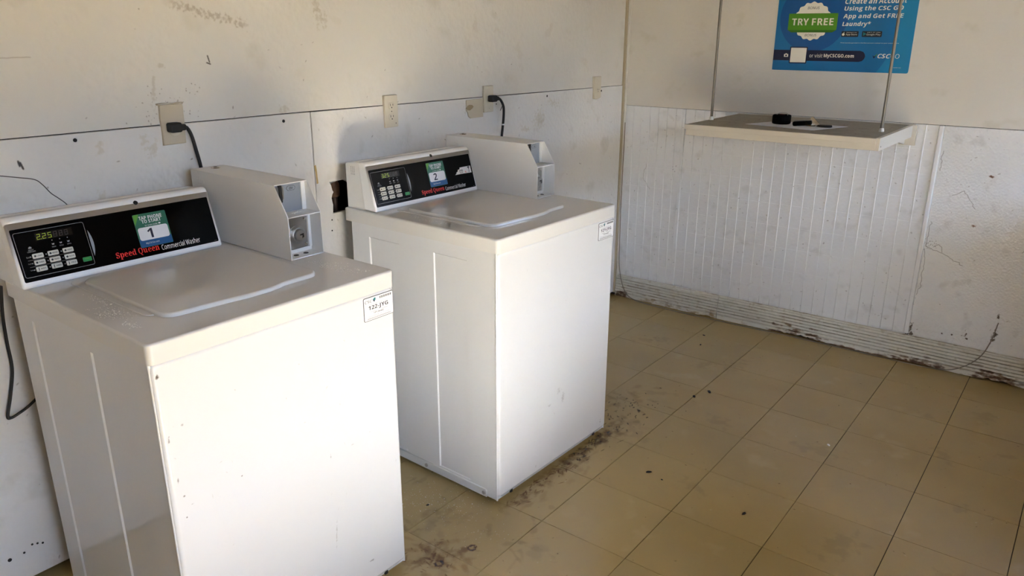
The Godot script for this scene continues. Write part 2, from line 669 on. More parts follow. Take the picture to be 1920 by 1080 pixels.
	# wall with the shelf: upper paint, grooved boards, rough plaster at the right
	var R := func(z: float, y: float) -> Vector2: return Vector2((z + 2.2) / 2.7 * 1536.0, (1.0 - y / 2.45) * 1400.0)
	im = mottled(1536, 1400, 4, Color(0.86, 0.84, 0.795), Color(0.845, 0.822, 0.775), Color(0.815, 0.79, 0.73), 0.012, 0.4, 35)
	M.paint_right = textured(im, 0.5, 0.4, 0.07, 45)
	im = mottled(1536, 1400, 4, Color(0.90, 0.90, 0.895), Color(0.885, 0.885, 0.88), Color(0.84, 0.84, 0.83), 0.02, 0.42, 37)
	for i in 300:
		var q: Vector2 = R.call(rng.randf_range(-2.18, -0.6), rng.randf_range(0.12, 1.1))
		stamp(im, q.x, q.y, rng.randf_range(1, 4), rng.randf_range(0.7, 2.5), rng.randf() * PI, Color(0.45, 0.42, 0.38), rng.randf_range(0.15, 0.5), g, 0.3)
	for i in 60:
		var q: Vector2 = R.call(rng.randf_range(-2.18, -0.6), rng.randf_range(0.12, 1.1))
		stamp(im, q.x, q.y, rng.randf_range(6, 24), rng.randf_range(4, 12), rng.randf() * PI, Color(0.74, 0.73, 0.71), rng.randf_range(0.08, 0.25), f, 0.5)
	scratch(im, jittered([R.call(-2.02, 0.80), R.call(-2.035, 0.72), R.call(-1.99, 0.66)], 3.0, rng), 1.0, Color(0.5, 0.46, 0.40), 0.5)
	M.board = textured(im, 0.42, 0.2, 0.2, 46)
	im = mottled(1536, 1400, 4, Color(0.90, 0.895, 0.885), Color(0.88, 0.875, 0.86), Color(0.83, 0.82, 0.80), 0.02, 0.42, 38)
	for i in 80:
		var q: Vector2 = R.call(rng.randf_range(-0.59, 0.4), rng.randf_range(0.12, 1.1))
		stamp(im, q.x, q.y, rng.randf_range(1, 4), 1.2, rng.randf() * PI, Color(0.45, 0.40, 0.34), rng.randf_range(0.2, 0.6), g, 0.3)
	var crackc := Color(0.38, 0.34, 0.29)
	for line in [[-0.566, 1.003, -0.567, 0.915], [-0.567, 0.685, -0.569, 0.597, -0.571, 0.571, -0.513, 0.551, -0.485, 0.541, -0.409, 0.504], [-0.574, 0.558, -0.564, 0.496, -0.564, 0.367, -0.573, 0.333], [-0.502, 0.813, -0.458, 0.838, -0.431, 0.801, -0.404, 0.764], [-0.54, 0.57, -0.52, 0.585, -0.505, 0.575, -0.50, 0.55], [-0.20, 0.60, -0.17, 0.64]]:
		var pts := []
		for i in range(0, line.size(), 2):
			pts.append(R.call(line[i], line[i + 1]))
		scratch(im, jittered(pts, 3.0, rng), 1.0, crackc, 0.7)
	for i in 40:
		var q: Vector2 = R.call(-0.555 + rng.randfn(0.0, 0.014), 0.58 + rng.randfn(0.0, 0.02))
		stamp(im, q.x, q.y, 1.6, 1.0, rng.randf() * PI, crackc, 0.6, g, 0.3)
	for a in [[-0.369, 0.911, 7, 3], [-0.396, 0.688, 5, 3]]:
		var q: Vector2 = R.call(a[0], a[1])
		stamp(im, q.x, q.y, a[2], a[3], 0.1, Color(0.42, 0.28, 0.20), 1.0, g, 0.5)
	for a in [[-0.235, 0.30, 4, 6], [-0.236, 0.21, 5, 22], [-0.34, 0.17, 3, 2], [-0.345, 0.19, 2, 4], [-0.36, 0.18, 3, 2], [-0.40, 0.175, 2, 2], [-0.44, 0.17, 2, 2], [-0.575, 0.17, 5, 14], [-0.57, 0.14, 7, 6], [-0.545, 0.165, 2, 2]]:
		var q: Vector2 = R.call(a[0], a[1])
		stamp(im, q.x, q.y, a[2], a[3], 0.2, Color(0.22, 0.16, 0.10), 0.8, g, 0.7)
	M.plaster = textured(im, 0.6, 1.0, 0.30, 47)

	# baseboard: thick old paint, brown rot along the floor
	var B := func(z: float, y: float) -> Vector2: return Vector2((z + 2.2) / 2.7 * 2048.0, (1.0 - y / 0.16) * 128.0)
	im = mottled(2048, 128, 2, Color(0.86, 0.84, 0.79), Color(0.83, 0.81, 0.75), Color(0.78, 0.74, 0.66), 0.02, 0.5, 39)
	for i in 70:                                   # grime in the reeds
		var q: Vector2 = B.call(rng.randf_range(-2.17, 0.45), rng.randf_range(0.03, 0.125))
		stamp(im, q.x, q.y, rng.randf_range(10, 50), rng.randf_range(0.8, 1.5), 0.0, Color(0.58, 0.50, 0.38), rng.randf_range(0.15, 0.35), f, 0.3)
	for k in 6:                                    # dirt and painted-in shade along the grooves between the reeds, in broken runs
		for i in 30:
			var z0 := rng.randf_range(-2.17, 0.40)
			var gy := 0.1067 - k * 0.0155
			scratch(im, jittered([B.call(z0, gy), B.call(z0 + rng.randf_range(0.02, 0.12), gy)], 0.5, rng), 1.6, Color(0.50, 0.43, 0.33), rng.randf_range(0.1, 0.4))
	for i in 70:
		var q: Vector2 = B.call(rng.randf_range(-2.17, 0.45), 0.131 + rng.randfn(0.0, 0.002))
		stamp(im, q.x, q.y, rng.randf_range(6, 30), rng.randf_range(1, 2.2), 0.0, Color(0.46, 0.38, 0.27), rng.randf_range(0.15, 0.45), f, 0.4)
	for seg in [[-1.22, -0.93, 0.048, 1.0, 0], [-0.62, -0.42, 0.034, 0.9, 0], [-0.28, -0.10, 0.046, 1.0, 0], [-1.98, -1.53, 0.045, 0.6, 1], [-2.15, -2.10, 0.05, 0.6, 0], [-0.93, -0.62, 0.008, 0.5, 0], [-2.1, 0.45, 0.004, 0.4, 1]]:
		for i in 70:
			var t := rng.randf()
			var q: Vector2 = B.call(lerpf(seg[0], seg[1], t), absf(rng.randfn(0.0, 0.45)) * seg[2])
			stamp(im, q.x, q.y, rng.randf_range(6, 30), rng.randf_range(2, 6), rng.randf_range(-0.1, 0.1), Color(0.22, 0.125, 0.06).lerp(Color(0.42, 0.28, 0.15), rng.randf()) if seg[4] == 0 else Color(0.55, 0.44, 0.29), seg[3] * rng.randf_range(0.3, 0.8), f, 0.35)
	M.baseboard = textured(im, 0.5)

	M.trim = mat(Color(0.85, 0.83, 0.78), 0.5)
	M.old_trim = mat(Color(0.71, 0.65, 0.53), 0.6)
	M.slab = mat(Color(0.10, 0.08, 0.065), 0.95)
	M.ceiling = mat(Color(0.50, 0.455, 0.38), 0.8)
	M.wall = mat(Color(0.62, 0.58, 0.51), 0.6)
	M.ground = mat(Color(0.33, 0.32, 0.31), 0.9)
	M.facade = mat(Color(0.36, 0.34, 0.27), 0.9)
	M.glass = mat(Color(1, 1, 1, 0.06), 0.02)
	M.glass.transparency = BaseMaterial3D.TRANSPARENCY_ALPHA

	M.enamel = mat(Color(0.87, 0.87, 0.865), 0.075)
	M.enamel_top = mat(Color(0.86, 0.852, 0.83), 0.035)
	M.coat = mat(Color(0.89, 0.885, 0.87), 0.30)
	M.bezel = mat(Color(0.94, 0.94, 0.935), 0.25)
	M.black_glass = mat(Color(0.010, 0.010, 0.011), 0.16, 0.0, 0.25)
	M.black = mat(Color(0.02, 0.02, 0.02), 0.5)
	M.rubber = mat(Color(0.03, 0.03, 0.032), 0.55)
	M.steel = mat(Color(0.70, 0.69, 0.67), 0.32, 1.0)
	M.plate_grey = mat(Color(0.56, 0.58, 0.60), 0.45)
	M.chrome = mat(Color(0.86, 0.85, 0.83), 0.14, 1.0)
	M.dark_metal = mat(Color(0.30, 0.28, 0.26), 0.4, 0.8)
	M.print_white = mat(Color(0.92, 0.92, 0.92), 0.4)
	M.print_grey = mat(Color(0.55, 0.55, 0.55), 0.4)
	M.print_dark = mat(Color(0.10, 0.10, 0.11), 0.5)
	M.print_red = mat(Color(0.86, 0.12, 0.08), 0.35)
	M.button = mat(Color(0.80, 0.79, 0.74), 0.4)
	M.green_button = mat(Color(0.03, 0.52, 0.22), 0.35)
	M.display_off = mat(Color(0.06, 0.035, 0.025), 0.2)
	M.display_ghost = mat(Color(0.14, 0.085, 0.05), 0.3)
	M.display_lit = mat(Color(0.65, 0.75, 0.15), 0.3)
	M.display_lit.emission_enabled = true
	M.display_lit.emission = Color(0.72, 0.80, 0.14)
	M.display_lit.emission_energy_multiplier = 0.008
	M.sticker_green = mat(Color(0.16, 0.42, 0.32), 0.4)
	M.sticker_lime = mat(Color(0.36, 0.62, 0.20), 0.4)
	M.sticker_blue = mat(Color(0.07, 0.33, 0.54), 0.4)
	M.navy = mat(Color(0.04, 0.07, 0.20), 0.4)
	M.poster_blue = mat(Color(0.09, 0.50, 0.68), 0.35)
	M.poster_mid = mat(Color(0.06, 0.42, 0.63), 0.35)
	M.poster_deep = mat(Color(0.04, 0.32, 0.56), 0.35)
	M.poster_cream = mat(Color(0.92, 0.90, 0.84), 0.4)
	M.poster_green = mat(Color(0.30, 0.55, 0.10), 0.4)
	M.poster_green_dark = mat(Color(0.20, 0.42, 0.08), 0.4)
	M.teal = mat(Color(0.10, 0.45, 0.45), 0.4)
	M.plate = mat(Color(0.83, 0.79, 0.70), 0.45)
	M.plate_old = mat(Color(0.79, 0.74, 0.64), 0.5)
	M.slot = mat(Color(0.08, 0.07, 0.06), 0.7)
	M.tape = mat(Color(0.72, 0.62, 0.40), 0.5)
	M.pipe = mat(Color(0.38, 0.26, 0.16), 0.6)
	M.dust = mat(Color(0.95, 0.94, 0.91), 0.5)
	M.debris = mat(Color(0.07, 0.05, 0.035), 0.8)
	M.paper = mat(Color(0.88, 0.88, 0.90), 0.6)
	M.rod = mat(Color(0.50, 0.47, 0.42), 0.45, 0.7)
	M.cable_grey = mat(Color(0.52, 0.48, 0.42), 0.6)
	# the shelf top: grey-brown worn paint
	im = mottled(512, 512, 2, Color(0.58, 0.54, 0.46), Color(0.52, 0.48, 0.40), Color(0.42, 0.37, 0.29), 0.03, 0.45, 51)
	for i in 120:
		stamp(im, rng.randf() * 512, rng.randf() * 512, rng.randf_range(3, 30), rng.randf_range(1, 4), rng.randf_range(-0.3, 0.3), Color(0.36, 0.31, 0.23), rng.randf_range(0.2, 0.5), f, 0.5)
	M.shelf_top = textured(im, 0.5)
	M.shelf_edge = mat(Color(0.81, 0.785, 0.73), 0.5)


# ---------------------------------------------------------------- the room and what stands outside it
func boxes(list: Array, uvf = null) -> ArrayMesh:
	var b := MB.new()
	if uvf != null:
		b.uvf = uvf
	for q in list:
		b.box(q[0], q[1])
	return b.mesh()


func shell() -> void:
	# floor: a dark slab under separate vinyl tiles
	var fl := structure("floor")
	put("slab", boxes([[Vector3(LX - 0.2, -0.14, WZ - 0.22), Vector3(WX + 0.2, -0.004, FZ + 0.14)]]), M.joint, fl)
	var rng := RandomNumberGenerator.new()
	rng.seed = 5
	var n0 := int(floor((LX - 3.558) / TILE))
	for i in range(n0, 2):
		for j in range(-2, 9):
			var x0 := maxf(3.558 + i * TILE, LX)
			var x1 := minf(3.558 + (i + 1) * TILE, WX)
			var z0 := maxf(-1.8166 + j * TILE, WZ - 0.09)
			var z1 := minf(-1.8166 + (j + 1) * TILE, FZ + 0.12)
			if x1 - x0 < 0.01 or z1 - z0 < 0.01:
				continue
			var b := MB.new()
			b.uvf = floor_uv
			b.tf = Transform3D(Basis(Vector3(1, 0, 0), Vector3(0, 0, -1), Vector3(0, 1, 0)), Vector3.ZERO)
			var gap := rng.randf_range(0.0008, 0.0013)
			var lift := rng.randf_range(-0.0004, 0.0)
			b.bevelled(rect(x0 + gap, -z1 + gap, x1 - gap, -z0 - gap), -0.004, lift, 0.0006)
			put("tile", b.mesh(), M.tiles[rng.randi() % 3], fl)

	# wall behind the washers: a backing, an upper sheet and two lower sheets, one of them broken open
	var wb := structure("wall_back")
	put("backing", boxes([[Vector3(LX - 0.2, -0.1, WZ - 0.22), Vector3(WX + 0.2, CEIL + 0.1, WZ - 0.10)]]), M.slab, wb)
	var b := MB.new()
	b.uvf = back_uv
	b.bevelled(PackedVector2Array([Vector2(LX - 0.01, 1.2372), Vector2(1.69, 1.2362), Vector2(2.2, 1.2318), Vector2(2.9, 1.2279), Vector2(3.816, 1.2213), Vector2(3.816, CEIL), Vector2(LX - 0.01, CEIL)]), WZ - 0.10, WZ - 0.001, 0.0008)
	put("upper_panel", b.mesh(), M.paint, wb)
	b = MB.new()
	b.uvf = back_uv
	b.bevelled(PackedVector2Array([Vector2(LX, 0.025), Vector2(1.6885, 0.025), Vector2(1.6925, 1.2335), Vector2(LX, 1.2345)]), WZ - 0.012, WZ + 0.001, 0.0012)
	var lp := put("lower_panel", b.mesh(), M.panel, wb)
	b = MB.new()
	b.uvf = back_uv
	# four pieces round the hole, in one sheet
	var hx0 := 1.757
	var hx1 := 1.872
	var hy0 := 0.868
	var hy1 := 0.984
	for poly in [
		PackedVector2Array([Vector2(1.6945, hy1), Vector2(3.815, hy1), Vector2(3.815, 1.2190), Vector2(1.6965, 1.2325)]),
		PackedVector2Array([Vector2(1.692, 0.025), Vector2(3.815, 0.025), Vector2(3.815, hy0), Vector2(1.693, hy0)]),
		PackedVector2Array([Vector2(1.693, hy0), Vector2(1.760, hy0), Vector2(1.763, 0.90), Vector2(1.758, 0.925), Vector2(1.763, 0.938), Vector2(1.769, 0.946), Vector2(1.764, 0.953), Vector2(1.760, 0.972), Vector2(1.752, hy1), Vector2(1.6945, hy1)]),
		PackedVector2Array([Vector2(hx1, hy0), Vector2(3.815, hy0), Vector2(3.815, hy1), Vector2(hx1 - 0.01, hy1), Vector2(hx1 + 0.004, 0.93)]),
		PackedVector2Array([Vector2(1.752, hy1), Vector2(1.760, 0.978), Vector2(1.775, 0.981), Vector2(1.79, 0.9845), Vector2(1.80, hy1)]),
		PackedVector2Array([Vector2(1.82, hy1), Vector2(1.84, 0.972), Vector2(1.86, 0.965), Vector2(hx1, 0.955), Vector2(hx1 - 0.005, hy1)])]:
		b.prism(poly, WZ - 0.012, WZ + 0.002)
	var rp := put("lower_panel", b.mesh(), M.panel, wb)
	b = MB.new()
	b.uvf = back_uv
	b.bevelled(rect(1.760, 0.80, 1.772, 1.0), WZ - 0.1, WZ - 0.012, 0.001)
	put("stud", b.mesh(), M.slab, wb)
	for q in [[0.92, 1.217, lp], [1.583, 1.212, lp], [3.096, 1.205, rp], [3.594, 1.203, rp], [1.753, 0.846, rp], [1.75, 0.807, rp], [0.558, 0.108, lp], [0.618, 0.124, lp], [0.631, 0.12, lp], [0.644, 0.114, lp], [0.595, 0.110, lp], [2.707, 1.193, rp]]:
		var s := MB.new()
		var big: float = 0.0052 if q[1] > 1.2 or q[1] == 0.108 else 0.003
		s.lathe(Vector3(q[0], q[1], WZ + 0.0005), Vector3(0, 0, 1), [Vector2(big, 0), Vector2(big, 0.0018), Vector2(big * 0.7, 0.0024), Vector2(0, 0.0024)], 12)
		put("screw_head", s.mesh(), M.slot, q[2])
	b = MB.new()
	b.bevelled(PackedVector2Array([Vector2(1.697, 0.985), Vector2(1.705, 0.987), Vector2(1.703, 1.012), Vector2(1.702, 1.035), Vector2(1.700, 1.052), Vector2(1.693, 1.05), Vector2(1.696, 1.02)]), WZ + 0.001, WZ + 0.0026, 0.0003)
	put("tape_scrap", b.mesh(), M.tape, rp)
	# corner strips
	var tr := structure("trim_1", boxes([[Vector3(3.818, 0.02, WZ - 0.01), Vector3(3.832, CEIL, WZ + 0.009)]]), M.old_trim)
	b = MB.new()
	b.rbox(Vector3(3.835, 0.015, WZ - 0.002), Vector3(3.853, CEIL, WZ + 0.014), 0.004)
	put("corner_bead", b.mesh(), M.trim, tr)

	# wall with the shelf
	var wr := structure("wall_right")
	put("backing", boxes([[Vector3(WX + 0.014, -0.1, WZ - 0.22), Vector3(WX + 0.2, CEIL + 0.1, FZ + 0.14)]]), M.slab, wr)
	put("upper_panel", boxes([[Vector3(WX + 0.001, 1.1130, WZ - 0.1), Vector3(WX + 0.015, CEIL, FZ + 0.12)]], right_uv), M.paint_right, wr)
	# grooved hardboard: one board between two beads, each scored across
	var rows := [0.11, 0.224, 0.334, 0.449, 0.560, 0.672, 0.783, 0.892, 1.002, 1.111]
	var cols := []
	var z := -2.166
	while z < -1.83:
		cols.append([z, minf(z + 0.0515, -1.817)])
		z += 0.0515
	z = -1.803
	for k in 22:
		cols.append([z, z + 0.0549])
		z += 0.0549
	var right_tf := Basis(Vector3(0, 0, 1), Vector3(0, 1, 0), Vector3(-1, 0, 0))
	for c in cols:
		b = MB.new()
		b.uvf = right_uv
		b.tf = Transform3D(right_tf, Vector3(WX, 0, 0))
		var g := 0.0026
		for r in rows.size() - 1:
			# x of this frame runs along +z of the room, z of this frame out of the wall
			var pts := rect(c[0] + g, rows[r] + 0.00002, c[1] - g, rows[r + 1] - 0.00002)
			b.bevelled(pts, -0.010, 0.0, 0.0004)
		put("board", b.mesh(), M.board, wr)
		b = MB.new()
		b.uvf = right_uv
		b.rbox(Vector3(WX - 0.0030, 0.11, c[1] - 0.0024), Vector3(WX + 0.01, 1.111, c[1] + 0.0024), 0.0023, 2)
		put("bead", b.mesh(), M.board, wr)
	b = MB.new()
	b.uvf = right_uv
	b.rbox(Vector3(WX - 0.006, 0.11, -1.8175), Vector3(WX + 0.012, 1.111, -1.8015), 0.004, 3)
	put("batten", b.mesh(), M.board, wr)
	b = MB.new()
	b.uvf = right_uv
	b.rbox(Vector3(WX - 0.008, 0.135, -0.5985), Vector3(WX + 0.012, 1.111, -0.578), 0.005, 3)
	put("batten", b.mesh(), M.board, wr)
	b = MB.new()
	b.uvf = right_uv
	b.tf = Transform3D(right_tf, Vector3(WX, 0, 0))
	b.bevelled(rect(-0.577, 0.11, FZ + 0.1, 1.1105), -0.012, 0.001, 0.001)
	put("plaster_panel", b.mesh(), M.plaster, wr)

	# baseboard: two reeded lengths with a butt joint
	var bb := structure("baseboard_right")
	var ends := [[-2.165, -1.5225], [-1.5195, FZ]]
	var f := noise(61, 3.0, 4)
	for e in ends:
		b = MB.new()
		b.uvf = base_uv
		var prof := []                                  # (out of the wall, height)
		prof.append(Vector2(0.004, 0.132))
		prof.append(Vector2(0.010, 0.129))
		var yy := 0.122
		for k in 6:
			prof.append(Vector2(0.0085 + 0.0010 * k, yy))
			prof.append(Vector2(0.0160 + 0.0010 * k, yy - 0.0025))
			prof.append(Vector2(0.0175 + 0.0010 * k, yy - 0.0070))
			prof.append(Vector2(0.0165 + 0.0010 * k, yy - 0.0125))
			prof.append(Vector2(0.0085 + 0.0010 * k, yy - 0.0150))
			yy -= 0.0155
		prof.append(Vector2(0.022, 0.024))
		var steps := int((e[1] - e[0]) / 0.012)
		var prev := []
		for i in steps + 1:
			var zz: float = lerpf(e[0], e[1], float(i) / steps)
			var low := 0.0015 + absf(f.get_noise_1d(zz * 4.0)) * 0.004
			for rot in [[-1.22, -0.93, 0.017], [-0.58, -0.42, 0.008], [-0.27, -0.10, 0.015], [-1.62, -1.53, 0.010]]:
				if zz > rot[0] and zz < rot[1]:
					low += rot[2] * sin(PI * (zz - rot[0]) / (rot[1] - rot[0])) * (0.55 + 0.9 * f.get_noise_1d(zz * 30.0))
			var bow := 0.004 + 0.010 * exp(-pow((zz + 1.65) / 0.28, 2.0))
			var row := []
			for q in prof:
				row.append(Vector3(WX - q.x - bow * (0.3 + 0.7 * (1.0 - q.y / 0.132)), q.y, zz))
			row.append(Vector3(row[-1].x, maxf(low, 0.001), zz))
			row.append(Vector3(WX + 0.002, maxf(low, 0.001), zz))
			if prev.size():
				for k in row.size() - 1:
					b.quad(prev[k], prev[k + 1], row[k + 1], row[k], Vector3(-1, 0.15, 0) if k < row.size() - 2 else Vector3(0, -1, 0))
			if i == 0 or i == steps:
				for k in row.size() - 1:
					b.flat(Vector3(WX + 0.002, 0.07, zz), row[k], row[k + 1], Vector3(0, 0, -1 if i == 0 else 1))
			prev = row
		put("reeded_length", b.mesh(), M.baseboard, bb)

	structure("wall_left", boxes([[Vector3(LX - 0.2, -0.1, WZ - 0.22), Vector3(LX, CEIL + 0.1, FZ + 0.14)]]), M.wall)
	structure("ceiling", boxes([[Vector3(LX - 0.2, CEIL, WZ - 0.22), Vector3(WX + 0.2, CEIL + 0.15, FZ + 0.14)]]), M.ceiling)
	# front wall, behind the camera, with a doorway and a window
	var d0 := 0.0
	var d1 := 1.15
	var dh := 2.03
	var w0 := 3.0
	var w1 := 3.82
	var sill := 1.0
	var wt := 2.1
	var z0 := FZ
	var z1 := FZ + 0.12
	structure("wall_front", boxes([
		[Vector3(LX, -0.1, z0), Vector3(d0, CEIL, z1)], [Vector3(d0, dh, z0), Vector3(d1, CEIL, z1)], [Vector3(d1, -0.1, z0), Vector3(w0, CEIL, z1)],
		[Vector3(w0, -0.1, z0), Vector3(w1, sill, z1)], [Vector3(w0, wt, z0), Vector3(w1, CEIL, z1)], [Vector3(w1, -0.1, z0), Vector3(WX + 0.02, CEIL, z1)]]), M.wall)
	var win := structure("window_1")
	put("window_frame", boxes([
		[Vector3(w0, sill, z0 + 0.04), Vector3(w0 + 0.04, wt, z0 + 0.09)], [Vector3(w1 - 0.04, sill, z0 + 0.04), Vector3(w1, wt, z0 + 0.09)],
		[Vector3(w0 + 0.04, sill, z0 + 0.04), Vector3(w1 - 0.04, sill + 0.04, z0 + 0.09)], [Vector3(w0 + 0.04, wt - 0.04, z0 + 0.04), Vector3(w1 - 0.04, wt, z0 + 0.09)]]), M.trim, win)
	put("pane", boxes([[Vector3(w0 + 0.04, sill + 0.04, z0 + 0.063), Vector3(w1 - 0.04, wt - 0.04, z0 + 0.067)]]), M.glass, win)


func outside() -> void:
	structure("ground", boxes([[Vector3(-15, -0.3, FZ + 0.13), Vector3(15, -0.02, 25)]]), M.ground)
	# an added, unseen porch roof blocks the high sky; the low sun slips in beside an added porch wall and lands just inside the door
	structure("added_porch_roof", boxes([[Vector3(-6, CEIL, FZ + 0.12), Vector3(8, CEIL + 0.10, 3.33)]]), M.ceiling)
	structure("added_porch_wall", boxes([[Vector3(-0.08, -0.1, 1.2), Vector3(6, 1.12, 1.32)]]), M.facade)  # unseen, added to narrow the sun patch on the floor
	structure("wall_opposite", boxes([[Vector3(-15, -0.1, 9), Vector3(15, 3.0, 9.5)]]), M.facade)


# ---------------------------------------------------------------- washers
# a washer's own axes: x to its right, y up, z towards its front; the front left corner stands at the origin
const UPRIGHT := Basis(Vector3(1, 0, 0), Vector3(0, 0, -1), Vector3(0, 1, 0))     # outline (x, depth), raised along y
const SIDE := Basis(Vector3(0, 0, -1), Vector3(0, 1, 0), Vector3(1, 0, 0))        # outline (depth, y), drawn along x

const W := 0.651
const D := 0.703
const H := 0.913


func slab_at(poly: PackedVector2Array, y0: float, y1: float, b: float, k := 3) -> ArrayMesh:
	var m := MB.new()
	m.tf = Transform3D(UPRIGHT, Vector3.ZERO)
	m.puffed(poly, y0, y1, b, k)
	return m.mesh()


func plate_on(tf: Transform3D, poly: PackedVector2Array, z0: float, z1: float, b := 0.0, k := 1) -> ArrayMesh:
	var m := MB.new()
	m.tf = tf
	if b > 0.0:
		m.puffed(poly, z0, z1, b, k)
	else:
		m.prism(poly, z0, z1)
	return m.mesh()


func front_paint(which: int) -> StandardMaterial3D:
	var g := noise(70 + which, 0.08, 3)
	var im := Image.create(660, 860, false, Image.FORMAT_RGB8)
	im.fill(Color(0.87, 0.87, 0.865))
	var rng := RandomNumberGenerator.new()
	rng.seed = 90 + which
	for i in 26:
		stamp(im, rng.randf() * 660, rng.randf() * 860, rng.randf_range(1, 7), rng.randf_range(0.6, 1.6), rng.randf() * PI, Color(0.72, 0.70, 0.67), rng.randf_range(0.2, 0.6), g, 0.4)
	var marks := []
	if which == 1:
		marks = [[0.165, 0.543, 3, 2, 0.9], [0.044, 0.533, 4, 1.5, 0.6], [0.029, 0.508, 2, 2, 0.6], [0.411, 0.479, 2, 5, 0.35], [0.012, 0.842, 3, 9, 0.8], [0.016, 0.70, 2, 6, 0.5], [0.022, 0.60, 2, 10, 0.4], [0.047, 0.721, 4, 3, 0.3], [0.03, 0.56, 2, 2, 0.5], [0.41, 0.25, 2, 40, 0.16], [0.52, 0.10, 10, 3, 0.3]]
	else:
		marks = [[0.354, 0.265, 10, 22, 0.16], [0.33, 0.30, 14, 10, 0.12], [0.611, 0.063, 4, 12, 0.4], [0.274, 0.265, 12, 5, 0.12], [0.06, 0.03, 3, 2, 0.8], [0.20, 0.06, 3, 6, 0.3]]
	for a in marks:
		stamp(im, a[0] * 1000.0, (0.868 - a[1]) * 1000.0, a[2], a[3], 0.1, Color(0.30, 0.25, 0.21), a[4], g, 0.5)
	var m := mat(Color.WHITE, 0.09)
	m.albedo_texture = tex(im)
	return m


func washers() -> void:
	make_washer(Vector3(0.6556, 0, -1.4002), -0.0132, 1, "white coin-operated washer nearest the camera, marked with a large 1")
	make_washer(Vector3(1.7043, 0, -1.3648), -0.0257, 2, "white coin-operated washer beside the corner, marked with a large 2")


